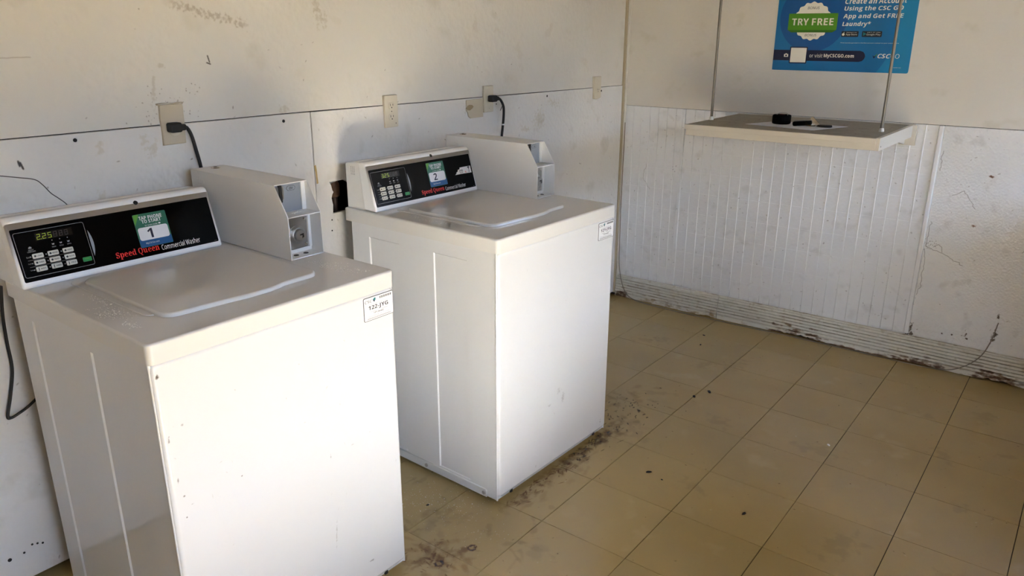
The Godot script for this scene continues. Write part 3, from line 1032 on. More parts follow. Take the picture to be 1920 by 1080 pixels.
func make_washer(at: Vector3, turn: float, which: int, label: String) -> void:
	var w := thing("washing_machine", label, "washer", at, "coin-operated washers along the wall")
	w.rotation.y = turn
	var b: MB

	# cabinet: side sheets with two pressed fields each, and a back
	b = MB.new()
	for s in 2:
		var x := 0.003 if s == 0 else W - 0.003
		var o := Vector3(-1 if s == 0 else 1, 0, 0)
		var dep := 0.0038 * (1 if s == 0 else -1)
		var v := [0.010, 0.128, 0.272, 0.430, 0.580, 0.668]
		var y := [0.018, 0.048, 0.826, 0.870]
		for i in 5:
			for j in 3:
				var field := (i == 1 or i == 3) and j == 1
				var q := [Vector3(x, y[j], -v[i]), Vector3(x, y[j], -v[i + 1]), Vector3(x, y[j + 1], -v[i + 1]), Vector3(x, y[j + 1], -v[i])]
				if not field:
					b.quad(q[0], q[1], q[2], q[3], o)
					continue
				var p := []
				var e := 0.0034
				for c in [[e, e], [-e, e], [-e, -e], [e, -e]]:
					p.append(Vector3(x + dep, 0, 0))
				p[0] += Vector3(0, y[j] + e, -v[i] - e)
				p[1] += Vector3(0, y[j] + e, -v[i + 1] + e)
				p[2] += Vector3(0, y[j + 1] - e, -v[i + 1] + e)
				p[3] += Vector3(0, y[j + 1] - e, -v[i] - e)
				for k in 4:
					var mid: Vector3 = (p[0] + p[1] + p[2] + p[3]) / 4.0 - (q[k] + q[(k + 1) % 4]) / 2.0
					b.quad(q[k], q[(k + 1) % 4], p[(k + 1) % 4], p[k], o * 2.0 + mid.normalized())
				b.quad(p[0], p[1], p[2], p[3], o)
	b.quad(Vector3(0.003, 0.018, -0.668), Vector3(W - 0.003, 0.018, -0.668), Vector3(W - 0.003, 0.87, -0.668), Vector3(0.003, 0.87, -0.668), Vector3(0, 0, -1))
	b.quad(Vector3(0.003, 0.018, -0.010), Vector3(W - 0.003, 0.018, -0.010), Vector3(W - 0.003, 0.018, -0.668), Vector3(0.003, 0.018, -0.668), Vector3(0, -1, 0))
	b.quad(Vector3(0.003, 0.018, -0.012), Vector3(W - 0.003, 0.018, -0.012), Vector3(W - 0.003, 0.87, -0.012), Vector3(0.003, 0.87, -0.012), Vector3(0, 0, 1))
	# rolled front edge of the side sheets
	for x in [0.0035, W - 0.0035]:
		b.tube([Vector3(x, 0.018, -0.0095), Vector3(x, 0.870, -0.0095)], 0.0035, 10)
	var cab := put("cabinet", b.mesh(), M.enamel, w)
	# kick strip along the foot of the left side, with its bolts
	b = MB.new()
	b.tf = Transform3D(Basis(Vector3(0, 0, -1), Vector3(0, 1, 0), Vector3(1, 0, 0)), Vector3.ZERO)
	b.puffed(PackedVector2Array([Vector2(0.052, 0.016), Vector2(0.66, 0.016), Vector2(0.66, 0.044), Vector2(0.058, 0.044), Vector2(0.052, 0.039)]), 0.004, -0.0022, 0.0012, 2)
	put("kick_strip", b.mesh(), M.enamel, cab)
	for v in [0.063, 0.334, 0.60]:
		b = MB.new()
		b.lathe(Vector3(-0.0022, 0.030, -v), Vector3(-1, 0, 0), [Vector2(0.0075, 0), Vector2(0.0068, 0.003), Vector2(0.004, 0.0042), Vector2(0, 0.0042)], 8)
		put("bolt", b.mesh(), M.steel, cab)

	# front panel with rolled edges
	b = MB.new()
	b.uvf = func(p: Vector3) -> Vector2: return Vector2(p.x / 0.66, (0.868 - p.y) / 0.86)
	var outline := PackedVector2Array()
	for q in round_rect(0.002, 0.030, W - 0.002, 0.868, 0.014, 4):
		outline.append(q)
	b.puffed(outline, -0.010, 0.0, 0.010, 4)
	var fp := put("front_panel", b.mesh(), front_paint(which), w)
	# slanted hem under it
	b = MB.new()
	b.quad(Vector3(0.008, 0.036, -0.0015), Vector3(W - 0.008, 0.036, -0.0015), Vector3(W - 0.034, 0.017, -0.0125), Vector3(0.034, 0.017, -0.0125), Vector3(0, -0.6, 1))
	b.quad(Vector3(0.008, 0.036, -0.0035), Vector3(W - 0.008, 0.036, -0.0035), Vector3(W - 0.034, 0.017, -0.0145), Vector3(0.034, 0.017, -0.0145), Vector3(0, 0.6, -1))
	b.quad(Vector3(0.034, 0.017, -0.0125), Vector3(W - 0.034, 0.017, -0.0125), Vector3(W - 0.034, 0.017, -0.0145), Vector3(0.034, 0.017, -0.0145), Vector3(0, -1, 0))
	put("hem", b.mesh(), M.enamel, fp)
	for x in [0.075, W - 0.075]:
		b = MB.new()
		b.box(Vector3(x - 0.005, 0.016, -0.013), Vector3(x + 0.005, 0.027, -0.0055))
		put("hem_clip", b.mesh(), M.slot, fp)
	for q in [[0.05, -0.05], [W - 0.05, -0.05], [0.05, -0.62], [W - 0.05, -0.62]]:
		b = MB.new()
		b.lathe(Vector3(q[0], 0.0, q[1]), Vector3.UP, [Vector2(0, 0), Vector2(0.018, 0.0), Vector2(0.018, 0.008), Vector2(0.008, 0.010), Vector2(0.008, 0.022)], 14)
		put("foot", b.mesh(), M.rubber, w)

	# top, with the raised rim round the lid, and the lid with its finger lip
	var top := put("top", slab_at(round_rect(-0.001, -0.003, W + 0.001, D, 0.014, 4), 0.868, H, 0.006, 3), M.enamel_top, w)
	var rim := slab_at(round_rect(0.080, 0.150, 0.518, 0.528, 0.02, 5), H - 0.002, H + 0.0022, 0.0020, 2)
	put("lid_rim", rim, M.enamel_top, top)
	var lid := PackedVector2Array()
	for q in round_rect(0.096, 0.102, 0.502, 0.500, 0.034, 6):
		lid.append(q)
	# bow the front edge out to a lip between the corners
	var bowed := PackedVector2Array()
	for q in lid:
		bowed.append(q)
		if q.distance_to(Vector2(0.130, 0.102)) < 0.001:
			bowed.append(Vector2(0.24, 0.094))
			bowed.append(Vector2(0.29, 0.088))
			bowed.append(Vector2(0.345, 0.088))
			bowed.append(Vector2(0.372, 0.093))
			bowed.append(Vector2(0.392, 0.100))
			bowed.append(Vector2(0.43, 0.102))
	put("lid", slab_at(bowed, H + 0.001, H + 0.0105, 0.005, 4), M.enamel_top, w)

	# control console: a sheet metal box, a moulded bezel and the black control panel
	var sh := -0.013 if which == 1 else 0.008
	var cx0 := 0.000 + sh
	var cx1 := 0.517 + sh
	b = MB.new()
	b.tf = Transform3D(SIDE, Vector3.ZERO)
	b.puffed(PackedVector2Array([Vector2(0.60, H), Vector2(0.692, H), Vector2(0.692, 1.064), Vector2(0.686, 1.069), Vector2(0.612, 1.075), Vector2(0.585, 1.0)]), cx0 + 0.003, cx1 - 0.003, 0.002, 2, true)
	var con := put("console_box", b.mesh(), M.coat, w)
	for x in [0.03 + sh, 0.485 + sh]:
		b = MB.new()
		b.lathe(Vector3(x, 1.0724, -0.628), Vector3(0, 1, -0.08), [Vector2(0.0045, 0), Vector2(0.0042, 0.0015), Vector2(0.002, 0.002), Vector2(0, 0.002)], 10)
		put("screw_head", b.mesh(), M.dark_metal, con)
	if which == 2:
		for k in 3:
			letters(con, "CAUTION DISCONNECT POWER", Vector3(cx0 + 0.0022, 1.045, -0.662 + k * 0.008), 0.030, 0.004, M.print_dark, false, "Droid Sans", 0.0, Basis(Vector3(0, -1, 0), Vector3(0, 0, 1), Vector3(-1, 0, 0)))
	b = MB.new()
	b.tf = Transform3D(SIDE, Vector3.ZERO)
	var bez := PackedVector2Array([Vector2(0.603, H + 0.001), Vector2(0.5475, H + 0.001), Vector2(0.5435, H + 0.004), Vector2(0.5435, H + 0.009)])
	var face := []
	bez.append(Vector2(0.5435 + 0.0436, H + 0.152))
	for k in 7:
		var t := deg_to_rad(lerpf(197.0, 92.0, k / 6.0))
		bez.append(Vector2(0.6035 + 0.0165 * cos(t), 1.0605 + 0.0165 * sin(t)))
	bez.append(Vector2(0.622, 1.0765))
	bez.append(Vector2(0.6245, 1.070))
	b.puffed(bez, cx0, cx1, 0.006, 3, true)
	put("console_bezel", b.mesh(), M.bezel, w)

	# everything on the sloping face is laid out in (x, height along the slope)
	var lo := Vector3(0, H + 0.009, -0.5435)
	var hi := Vector3(0, H + 0.152, -0.5871)
	var up := (hi - lo).normalized()
	var outn := Vector3(1, 0, 0).cross(up)
	var FT := Transform3D(Basis(Vector3(1, 0, 0), up, outn), lo - up * 0.009 + Vector3(sh, 0, 0))
	var off := 0.003
	var panel := put("control_panel", plate_on(FT, round_rect(0.008, 0.017, 0.509, 0.144, 0.003, 2), -0.001, 0.0008, 0.0005, 1), M.black_glass, w)
	var e := 0.0010
	b = MB.new()
	b.lathe(FT * Vector3(0.312, 0.1595, -0.003), (up * 0.45 + outn).normalized(), [Vector2(0.0062, -0.001), Vector2(0.0062, 0.0028), Vector2(0.005, 0.0036), Vector2(0, 0.0036)], 16)
	put("plug_button", b.mesh(), M.black, w)

	# thin line round the keys
	b = MB.new()
	b.tf = FT
	var ring := round_rect(0.012, 0.027, 0.171, 0.135, 0.005, 4)
	var rin := b.inset(ring, 0.0009)
	for i in ring.size():
		var j := (i + 1) % ring.size()
		b.quad(Vector3(ring[i].x, ring[i].y, e), Vector3(ring[j].x, ring[j].y, e), Vector3(rin[j].x, rin[j].y, e), Vector3(rin[i].x, rin[i].y, e), Vector3(0, 0, 1))
	put("key_outline", b.mesh(), M.print_grey, panel)
	# grey crescent beside it
	b = MB.new()
	b.tf = FT
	var cres := PackedVector2Array()
	for k in 9:
		var t := -1.0 + k * 0.25
		cres.append(Vector2(0.1755 + 0.0065 * (1.0 - t * t), 0.080 + t * 0.033))
	for k in range(7, 0, -1):
		var t := -1.0 + k * 0.25
		cres.append(Vector2(0.1755 - 0.0006 * (1.0 - t * t), 0.080 + t * 0.033))
	b.prism(cres, 0.0, e)
	put("crescent_trim", b.mesh(), M.plate_grey, panel)

	# display with seven-segment digits
	put("display", plate_on(FT, rect(0.0575, 0.109, 0.141, 0.127), 0.0, e), M.display_off, panel)
	var shown := "2.25" if which == 1 else "3.25"
	var segs := {"2": "abged", "3": "abgcd", "5": "afgcd", "8": "abcdefg"}
	var x := 0.060
	for ch in (shown + "888"):
		if ch == ".":
			b = MB.new()
			b.tf = FT
			b.box(Vector3(x - 0.0036, 0.1115, e), Vector3(x - 0.0022, 0.1129, e + 0.0003))
			put("digit_point", b.mesh(), M.display_lit, panel)
			continue
		b = MB.new()
		b.tf = FT * Transform3D(Basis(Vector3(1, 0, 0), Vector3(0.08, 1, 0), Vector3(0, 0, 1)), Vector3(x, 0.1115, e))
		var dw := 0.0078
		var dh := 0.0128
		var t := 0.0012
		var shape := {"a": [0, dh - t, dw, dh], "d": [0, 0, dw, t], "g": [0, dh / 2 - t / 2, dw, dh / 2 + t / 2], "f": [0, dh / 2, t, dh], "e": [0, 0, t, dh / 2], "b": [dw - t, dh / 2, dw, dh], "c": [dw - t, 0, dw, dh / 2]}
		var ghost := x > 0.096
		for s in segs[ch]:
			var r = shape[s]
			b.box(Vector3(r[0] + 0.0002, r[1] + 0.0002, 0), Vector3(r[2] - 0.0002, r[3] - 0.0002, 0.0003))
		put("digit", b.mesh(), M.display_ghost if ghost else M.display_lit, panel)
		x += 0.0125

	# keys: three rows of three, with their legends, and the green start key
	var legends := [["LIGHT", "MEDIUM", "HEAVY"], ["NORMAL", "PERM PRESS", "DELICATE"], ["HOT", "WARM", "COLD"]]
	var FB := FT.basis
	for r in 3:
		var y := 0.0745 - r * 0.0158
		letters(panel, ["Soil", "Cycle", "Temp"][r], FT * Vector3(0.0305, y, e + 0.0002), 0.009, 0.0035, M.print_grey, false, "Droid Sans", 0.0, FB)
		if r < 2:
			put("key_rule", plate_on(FT, rect(0.0275, y - 0.0083, 0.128, y - 0.0078), 0.0, e), M.print_grey, panel)
		for c in 3:
			var kx := 0.0390 + c * 0.0340
			put("key", plate_on(FT, round_rect(kx, y - 0.0058, kx + 0.0245, y + 0.0058, 0.0022, 3), 0.0, 0.0022, 0.0008, 2), M.button, panel)
			letters(panel, legends[r][c], FT * Vector3(kx + 0.0158, y, 0.0024), 0.0115, 0.0036, M.print_dark, true, "Droid Sans", 0.0, FB)
			put("key_symbol", plate_on(FT, circle(kx + 0.0058, y, 0.0026, 8), 0.0021, 0.0024) if r < 2 else plate_on(FT, rect(kx + 0.005, y - 0.004, kx + 0.0066, y + 0.0035), 0.0021, 0.0024), M.print_dark, panel)
			put("key_lamp", plate_on(FT, circle(kx - 0.0035, y, 0.0013, 8), 0.0, e + 0.0003), M.print_grey, panel)
	put("start_key", plate_on(FT, round_rect(0.1455, 0.0375, 0.1665, 0.0485, 0.0022, 3), 0.0, 0.0022, 0.0008, 2), M.green_button, panel)
	letters(panel, "START", FT * Vector3(0.156, 0.0445, 0.0024), 0.011, 0.003, M.sticker_lime, true, "Droid Sans", 0.0, FB)
	for k in 3:
		var ix := 0.091 + k * 0.0175
		letters(panel, ["WASH", "RINSE", "SPIN"][k], FT * Vector3(ix, 0.0885, e + 0.0002), 0.009, 0.003, M.print_grey, false, "Droid Sans", 0.0, FB)
		put("cycle_symbol", plate_on(FT, PackedVector2Array([Vector2(ix - 0.003, 0.098), Vector2(ix - 0.0022, 0.0935), Vector2(ix + 0.0022, 0.0935), Vector2(ix + 0.003, 0.098), Vector2(ix + 0.0022, 0.0965), Vector2(ix - 0.0022, 0.0965)]), 0.0, e), M.print_grey, panel)
		put("cycle_lamp", plate_on(FT, circle(ix, 0.1045, 0.0011, 8), 0.0, e + 0.0002), M.print_grey, panel)
	letters(panel, "INSERT", FT * Vector3(0.0405, 0.0905, e + 0.0002), 0.012, 0.003, M.print_grey, false, "Droid Sans", 0.0, FB)
	letters(panel, "COIN/CARD", FT * Vector3(0.0405, 0.0865, e + 0.0002), 0.018, 0.003, M.print_grey, false, "Droid Sans", 0.0, FB)
	put("coin_symbol", plate_on(FT, PackedVector2Array([Vector2(0.036, 0.094), Vector2(0.043, 0.094), Vector2(0.043, 0.0975), Vector2(0.0395, 0.099), Vector2(0.036, 0.0965)]), 0.0, e), M.print_grey, panel)
	letters(panel, "Speed Queen", FT * Vector3(0.2785 + off, 0.0335, e + 0.0002), 0.114, 0.0205, M.print_red, true, "Droid Serif", 0.0, FB)
	letters(panel, "Commercial Washer", FT * Vector3(0.397 + off, 0.0325, e + 0.0002), 0.110, 0.0145, M.print_white, false, "Droid Sans", 0.0, FB)
	letters(panel, "806417", FT * Vector3(0.500, 0.0205, e + 0.0002), 0.010, 0.0014, M.print_grey, false, "Droid Sans", 0.0, FB)

	# tap-to-pay sticker
	var sx0 := 0.292 if which == 1 else 0.274
	var sy0 := 0.041 if which == 1 else 0.047
	var ST := FT * Transform3D(Basis(Vector3(0, 0, 1), 0.0), Vector3(sx0, sy0, 0.0010))
	var st := put("sticker", plate_on(ST, round_rect(0, 0, 0.0885, 0.088, 0.003, 3), 0.0, 0.0006), M.sticker_green, w)
	put("sticker_band", plate_on(ST, rect(0.0004, 0.0005, 0.0881, 0.022), 0.0, 0.0007), M.sticker_blue, st)
	put("sticker_corner", plate_on(ST, PackedVector2Array([Vector2(0.0008, 0.058), Vector2(0.016, 0.086), Vector2(0.016, 0.0872), Vector2(0.003, 0.0872), Vector2(0.0008, 0.085)]), 0.0, 0.0007), M.sticker_lime, st)
	put("sticker_field", plate_on(ST, round_rect(0.004, 0.018, 0.0845, 0.052, 0.006, 4), 0.0, 0.0008), M.print_white, st)
	letters(st, "TAP PHONE", ST * Vector3(0.0455, 0.0765, 0.0009), 0.062, 0.0095, M.print_white, true, "Droid Sans", 0.0, ST.basis)
	letters(st, "TO START", ST * Vector3(0.0455, 0.0665, 0.0009), 0.052, 0.0085, M.print_white, true, "Droid Sans", 0.0, ST.basis)
	letters(st, "or scan code", ST * Vector3(0.0425, 0.0565, 0.0009), 0.034, 0.0045, M.print_white, false, "Droid Sans", 0.0, ST.basis)
	put("camera_symbol", plate_on(ST, round_rect(0.0625, 0.0548, 0.068, 0.0585, 0.0006, 2), 0.0, 0.0009), M.print_white, st)
	letters(st, str(which), ST * Vector3(0.034, 0.035, 0.0010), 0.014 if which == 1 else 0.0175, 0.025, M.navy, true, "Droid Sans", 0.0, ST.basis)
	letters(st, "MyCSCGo.com", ST * Vector3(0.034, 0.0095, 0.0009), 0.036, 0.0055, M.print_white, false, "Droid Sans", 0.0, ST.basis)
	if which == 2:
		# a torn white sticker at the right end of the panel
		var tl := put("torn_label", plate_on(FT * Transform3D(Basis(), Vector3(-0.006, 0, 0)), PackedVector2Array([Vector2(0.417, 0.0735), Vector2(0.425, 0.078), Vector2(0.428, 0.083), Vector2(0.435, 0.085), Vector2(0.437, 0.091), Vector2(0.447, 0.092), Vector2(0.449, 0.098), Vector2(0.462, 0.0985), Vector2(0.508, 0.0985), Vector2(0.508, 0.0725), Vector2(0.45, 0.074)]), 0.0, 0.0014), M.print_white, w)
		letters(tl, "ude", FT * Vector3(0.447, 0.0875, 0.0016), 0.020, 0.008, M.navy, true, "Droid Sans", 0.0, FB)
		letters(tl, "14.76", FT * Vector3(0.446, 0.079, 0.0016), 0.018, 0.006, M.print_dark, true, "Droid Sans", 0.0, FB)
		letters(tl, "L", FT * Vector3(0.472, 0.079, 0.0016), 0.008, 0.006, M.print_red, true, "Droid Sans", 0.0, FB)
		letters(tl, "2", FT * Vector3(0.489, 0.080, 0.0016), 0.006, 0.008, M.navy, true, "Droid Sans", 0.0, FB)
		put("label_symbol", plate_on(FT, PackedVector2Array([Vector2(0.484, 0.097), Vector2(0.496, 0.097), Vector2(0.495, 0.0925), Vector2(0.492, 0.0925), Vector2(0.491, 0.086), Vector2(0.488, 0.086), Vector2(0.488, 0.0925), Vector2(0.484, 0.093)]), 0.0, 0.0016), M.navy, tl)

	coin_box(w, which)

	# asset tag on the front panel
	var TT := Transform3D(Basis(), Vector3(0.546, 0.797, 0.0))
	var tg := put("asset_tag", plate_on(TT, round_rect(0, 0, 0.0995, 0.0625, 0.004, 4), -0.0005, 0.0006), M.print_dark, w)
	put("tag_field", plate_on(TT, round_rect(0.0014, 0.0014, 0.0981, 0.0611, 0.003, 4), 0.0, 0.0009), M.print_white, tg)
	letters(tg, "CSC", TT * Vector3(0.0165, 0.0515, 0.0011), 0.024, 0.0075, M.print_dark, false, "Droid Sans", 0.15)
	put("tag_emblem", plate_on(TT, PackedVector2Array([Vector2(0.031, 0.0535), Vector2(0.036, 0.0580), Vector2(0.0405, 0.0575), Vector2(0.040, 0.0525), Vector2(0.0355, 0.0470)]), 0.0, 0.0011), M.teal, tg)
	put("tag_emblem", plate_on(TT, PackedVector2Array([Vector2(0.031, 0.0530), Vector2(0.0345, 0.0525), Vector2(0.0375, 0.0505), Vector2(0.0355, 0.0465)]), 0.0, 0.0013), M.navy, tg)
	for k in 17:
		var bw := 0.0013 if (k * 7) % 3 else 0.0021
		put("barcode_bar", plate_on(TT, rect(0.0535 + k * 0.0024, 0.0515, 0.0535 + k * 0.0024 + bw * 0.8, 0.0575), 0.0, 0.0011), M.print_dark, tg)
	letters(tg, "Provide this number when calling for service", TT * Vector3(0.048, 0.0425, 0.0011), 0.060, 0.0022, M.print_dark, false)
	letters(tg, "122-JYG" if which == 1 else "121-JYG", TT * Vector3(0.0485, 0.0325, 0.0011), 0.066, 0.0135, M.print_dark, true)
	letters(tg, "For Service", TT * Vector3(0.030, 0.0235, 0.0011), 0.018, 0.0025, M.print_dark, false)
	letters(tg, "Free Refunds", TT * Vector3(0.068, 0.0235, 0.0011), 0.021, 0.0025, M.print_dark, false)
	letters(tg, "1-877-264-6622", TT * Vector3(0.0485, 0.0185, 0.0011), 0.034, 0.0045, M.print_dark, true)
	letters(tg, "Visit our website www.cscsw.com for service", TT * Vector3(0.0485, 0.0115, 0.0011), 0.072, 0.0022, M.print_dark, false)
	for k in 26:
		put("tag_hatch", plate_on(TT, PackedVector2Array([Vector2(0.010 + k * 0.003, 0.0035), Vector2(0.0115 + k * 0.003, 0.0035), Vector2(0.0135 + k * 0.003, 0.0075), Vector2(0.012 + k * 0.003, 0.0075)]), 0.0, 0.0011), M.print_grey, tg)


func coin_box(w: Node3D, which: int) -> void:
	var x0 := 0.530
	var x1 := 0.637
	var t := 0.0026
	var yb := H + 0.0022
	var yt := 1.111
	var vb := 0.712
	var vf := 0.259
	var vk := 0.309
	var yk := 1.031
	var b := MB.new()
	b.tf = Transform3D(SIDE, Vector3.ZERO)
	var side := PackedVector2Array([Vector2(vf, yb), Vector2(vb, yb), Vector2(vb, yt), Vector2(vk, yt), Vector2(vf, yk)])
	b.puffed(side, x0 + t, x0, 0.0012, 2)
	b.puffed(side, x1 - t, x1, 0.0012, 2)
	b.prism(PackedVector2Array([Vector2(vk - 0.0008, yt), Vector2(vb, yt), Vector2(vb, yt - t), Vector2(vk + 0.0005, yt - t)]), x0 + 0.001, x1 - 0.001)
	b.prism(rect(vf + 0.001, yb, vb, yb + t), x0 + 0.001, x1 - 0.001)
	b.prism(rect(vb - t, yb, vb, yt), x0 + 0.001, x1 - 0.001)
	var box := put("coin_box", b.mesh(), M.coat, w)
	# shelf between the slot and the money drawer
	b = MB.new()
	b.tf = Transform3D(SIDE, Vector3.ZERO)
	b.prism(rect(vf + 0.0005, yk - t, 0.330, yk), x0 + 0.001, x1 - 0.001)
	put("coin_shelf", b.mesh(), M.coat, box)
	# slide plate above, drawer plate below
	put("slide_plate", boxes([[Vector3(x0 + t, yk, -0.326), Vector3(x1 - t - 0.010, yt - t, -0.322)]]), M.plate_grey, box)
	put("slot_jamb", boxes([[Vector3(x1 - t - 0.012, yk, -0.330), Vector3(x1 - t, yt - t, -0.318)]]), M.coat, box)
	b = MB.new()
	b.rbox(Vector3(x0 + 0.006, 1.066, -0.322), Vector3(x0 + 0.034, 1.104, -0.312), 0.004, 2)
	put("coin_slide", b.mesh(), M.steel, box)
	b = MB.new()
	b.rbox(Vector3(x0 + 0.016, 1.062, -0.316), Vector3(x0 + 0.024, 1.108, -0.306), 0.002, 2)
	put("slide_slot", b.mesh(), M.slot, box)
	var HX := Transform3D(Basis(), Vector3(0.592, 1.094, -0.322))
	var hex := PackedVector2Array([Vector2(-0.015, 0), Vector2(-0.010, 0.0065), Vector2(0.010, 0.0065), Vector2(0.015, 0), Vector2(0.010, -0.0065), Vector2(-0.010, -0.0065)])
	put("price_label", plate_on(HX, hex, 0.0, 0.0005), M.print_dark, box)
	b = MB.new()
	put("price_field", plate_on(HX, b.inset(hex, 0.0008), 0.0, 0.0008), M.plate_grey, box)
	letters(box, "25¢", HX * Vector3(0, 0, 0.0010), 0.012, 0.006, M.print_dark, true)
	put("drawer_plate", boxes([[Vector3(x0 + t, yb + 0.012, -0.318), Vector3(x1 - t - 0.008, yk - t, -0.312)]]), M.steel, box)
	put("drawer_frame", boxes([[Vector3(x0 + t, yb + t, -0.318), Vector3(x1 - t, yb + 0.012, -0.309)], [Vector3(x1 - t - 0.008, yb + 0.012, -0.320), Vector3(x1 - t, yk - t, -0.306)]]), M.coat, box)
	b = MB.new()
	b.lathe(Vector3(0.592, 0.967, -0.312), Vector3(0, 0, 1), [Vector2(0.026, 0.0), Vector2(0.026, 0.003), Vector2(0.020, 0.008), Vector2(0.0165, 0.009), Vector2(0.0165, 0.018), Vector2(0.0145, 0.020), Vector2(0.010, 0.0205), Vector2(0.0, 0.0205)], 28)
	put("lock", b.mesh(), M.steel, box)
	put("keyhole", plate_on(Transform3D(Basis(), Vector3(0.593, 0.967, -0.2916)), PackedVector2Array([Vector2(-0.006, 0.004), Vector2(0.006, 0.006), Vector2(0.007, -0.004), Vector2(0.001, -0.008), Vector2(0.002, 0.001), Vector2(-0.006, 0.001)]), 0.0, 0.0006), M.slot, box)
	for q in [[0.620, 1.008], [0.620, 0.936]]:
		b = MB.new()
		b.lathe(Vector3(q[0], q[1], -0.312), Vector3(0, 0, 1), [Vector2(0.006, 0.0), Vector2(0.005, 0.002), Vector2(0.0, 0.003)], 14)
		put("rivet", b.mesh(), M.chrome, box)
	for x in [0.566, 0.598]:
		b = MB.new()
		b.lathe(Vector3(x, yb + t, -0.287), Vector3.UP, [Vector2(0.0075, 0.0), Vector2(0.006, 0.0018), Vector2(0.0, 0.0026)], 12)
		put("screw_head", b.mesh(), M.dark_metal, box)
	# service lock on the lid of the box, and a pressed grip on its side
	b = MB.new()
	b.lathe(Vector3(0.590, yt, -0.676), Vector3.UP, [Vector2(0.014, 0.0), Vector2(0.013, 0.0025), Vector2(0.008, 0.003), Vector2(0.0075, 0.0018), Vector2(0.0, 0.0018)], 22)
	put("service_lock", b.mesh(), M.chrome, box)
	b = MB.new()
	b.tf = Transform3D(SIDE, Vector3.ZERO)
	b.puffed(round_rect(0.645, 1.076, 0.687, 1.087, 0.0054, 4), x0 + 0.0005, x0 - 0.0016, 0.0014, 2)
	put("pressed_grip", b.mesh(), M.coat, box)


# ---------------------------------------------------------------- outlets, cords, pipe and poster on the walls
func plate_mesh(at: Vector3, w: float, h: float, t: float, r: float) -> ArrayMesh:
	return plate_on(Transform3D(Basis(), at), round_rect(-w / 2, -h / 2, w / 2, h / 2, r, 3), 0.0, t, minf(t * 0.6, 0.003), 3)


func receptacle(o: Node3D, x: float, y: float, z: float) -> void:
	var T := Transform3D(Basis(), Vector3(x, y, z))
	var face := PackedVector2Array()
	for k in 20:
		var a := TAU * k / 20.0
		face.append(Vector2(0.0165 * cos(a), clampf(0.0165 * sin(a), -0.0125, 0.0125)))
	put("receptacle", plate_on(T, face, -0.001, 0.0018, 0.0006, 2), M.plate, o)
	for s in [[-0.0065, 0.0035, 0.0011, 0.0042], [0.0065, 0.0035, 0.0011, 0.0034]]:
		put("slot", plate_on(T, rect(s[0] - s[2], s[1] - s[3], s[0] + s[2], s[1] + s[3]), 0.0014, 0.0021), M.slot, o)
	put("slot", plate_on(T, circle(0, -0.0065, 0.0024, 10), 0.0014, 0.0021), M.slot, o)


func cord(called: String, label: String, plug: Vector3, path: Array, r: float, band := -1) -> void:
	var o := thing(called, label, "cord", plug)
	var b := MB.new()
	b.rbox(Vector3(-0.018, -0.014, 0.0), Vector3(0.018, 0.014, 0.030), 0.006, 3)
	var p := put("plug", b.mesh(), M.rubber, o)
	b = MB.new()
	b.rbox(Vector3(0.010, -0.010, 0.010), Vector3(0.032, 0.008, 0.028), 0.005, 2)
	put("strain_relief", b.mesh(), M.rubber, p)
	var pts := []
	for q in path:
		pts.append((q as Vector3) - plug)
	b = MB.new()
	b.tube(curve(pts, 7), r, 10)
	put("cable", b.mesh(), M.rubber, o)
	if band >= 0:
		b = MB.new()
		b.tube([pts[band] + Vector3(0, 0.003, 0), pts[band] - Vector3(0, 0.003, 0)], r + 0.0012, 10)
		put("cable_band", b.mesh(), M.print_white, o)


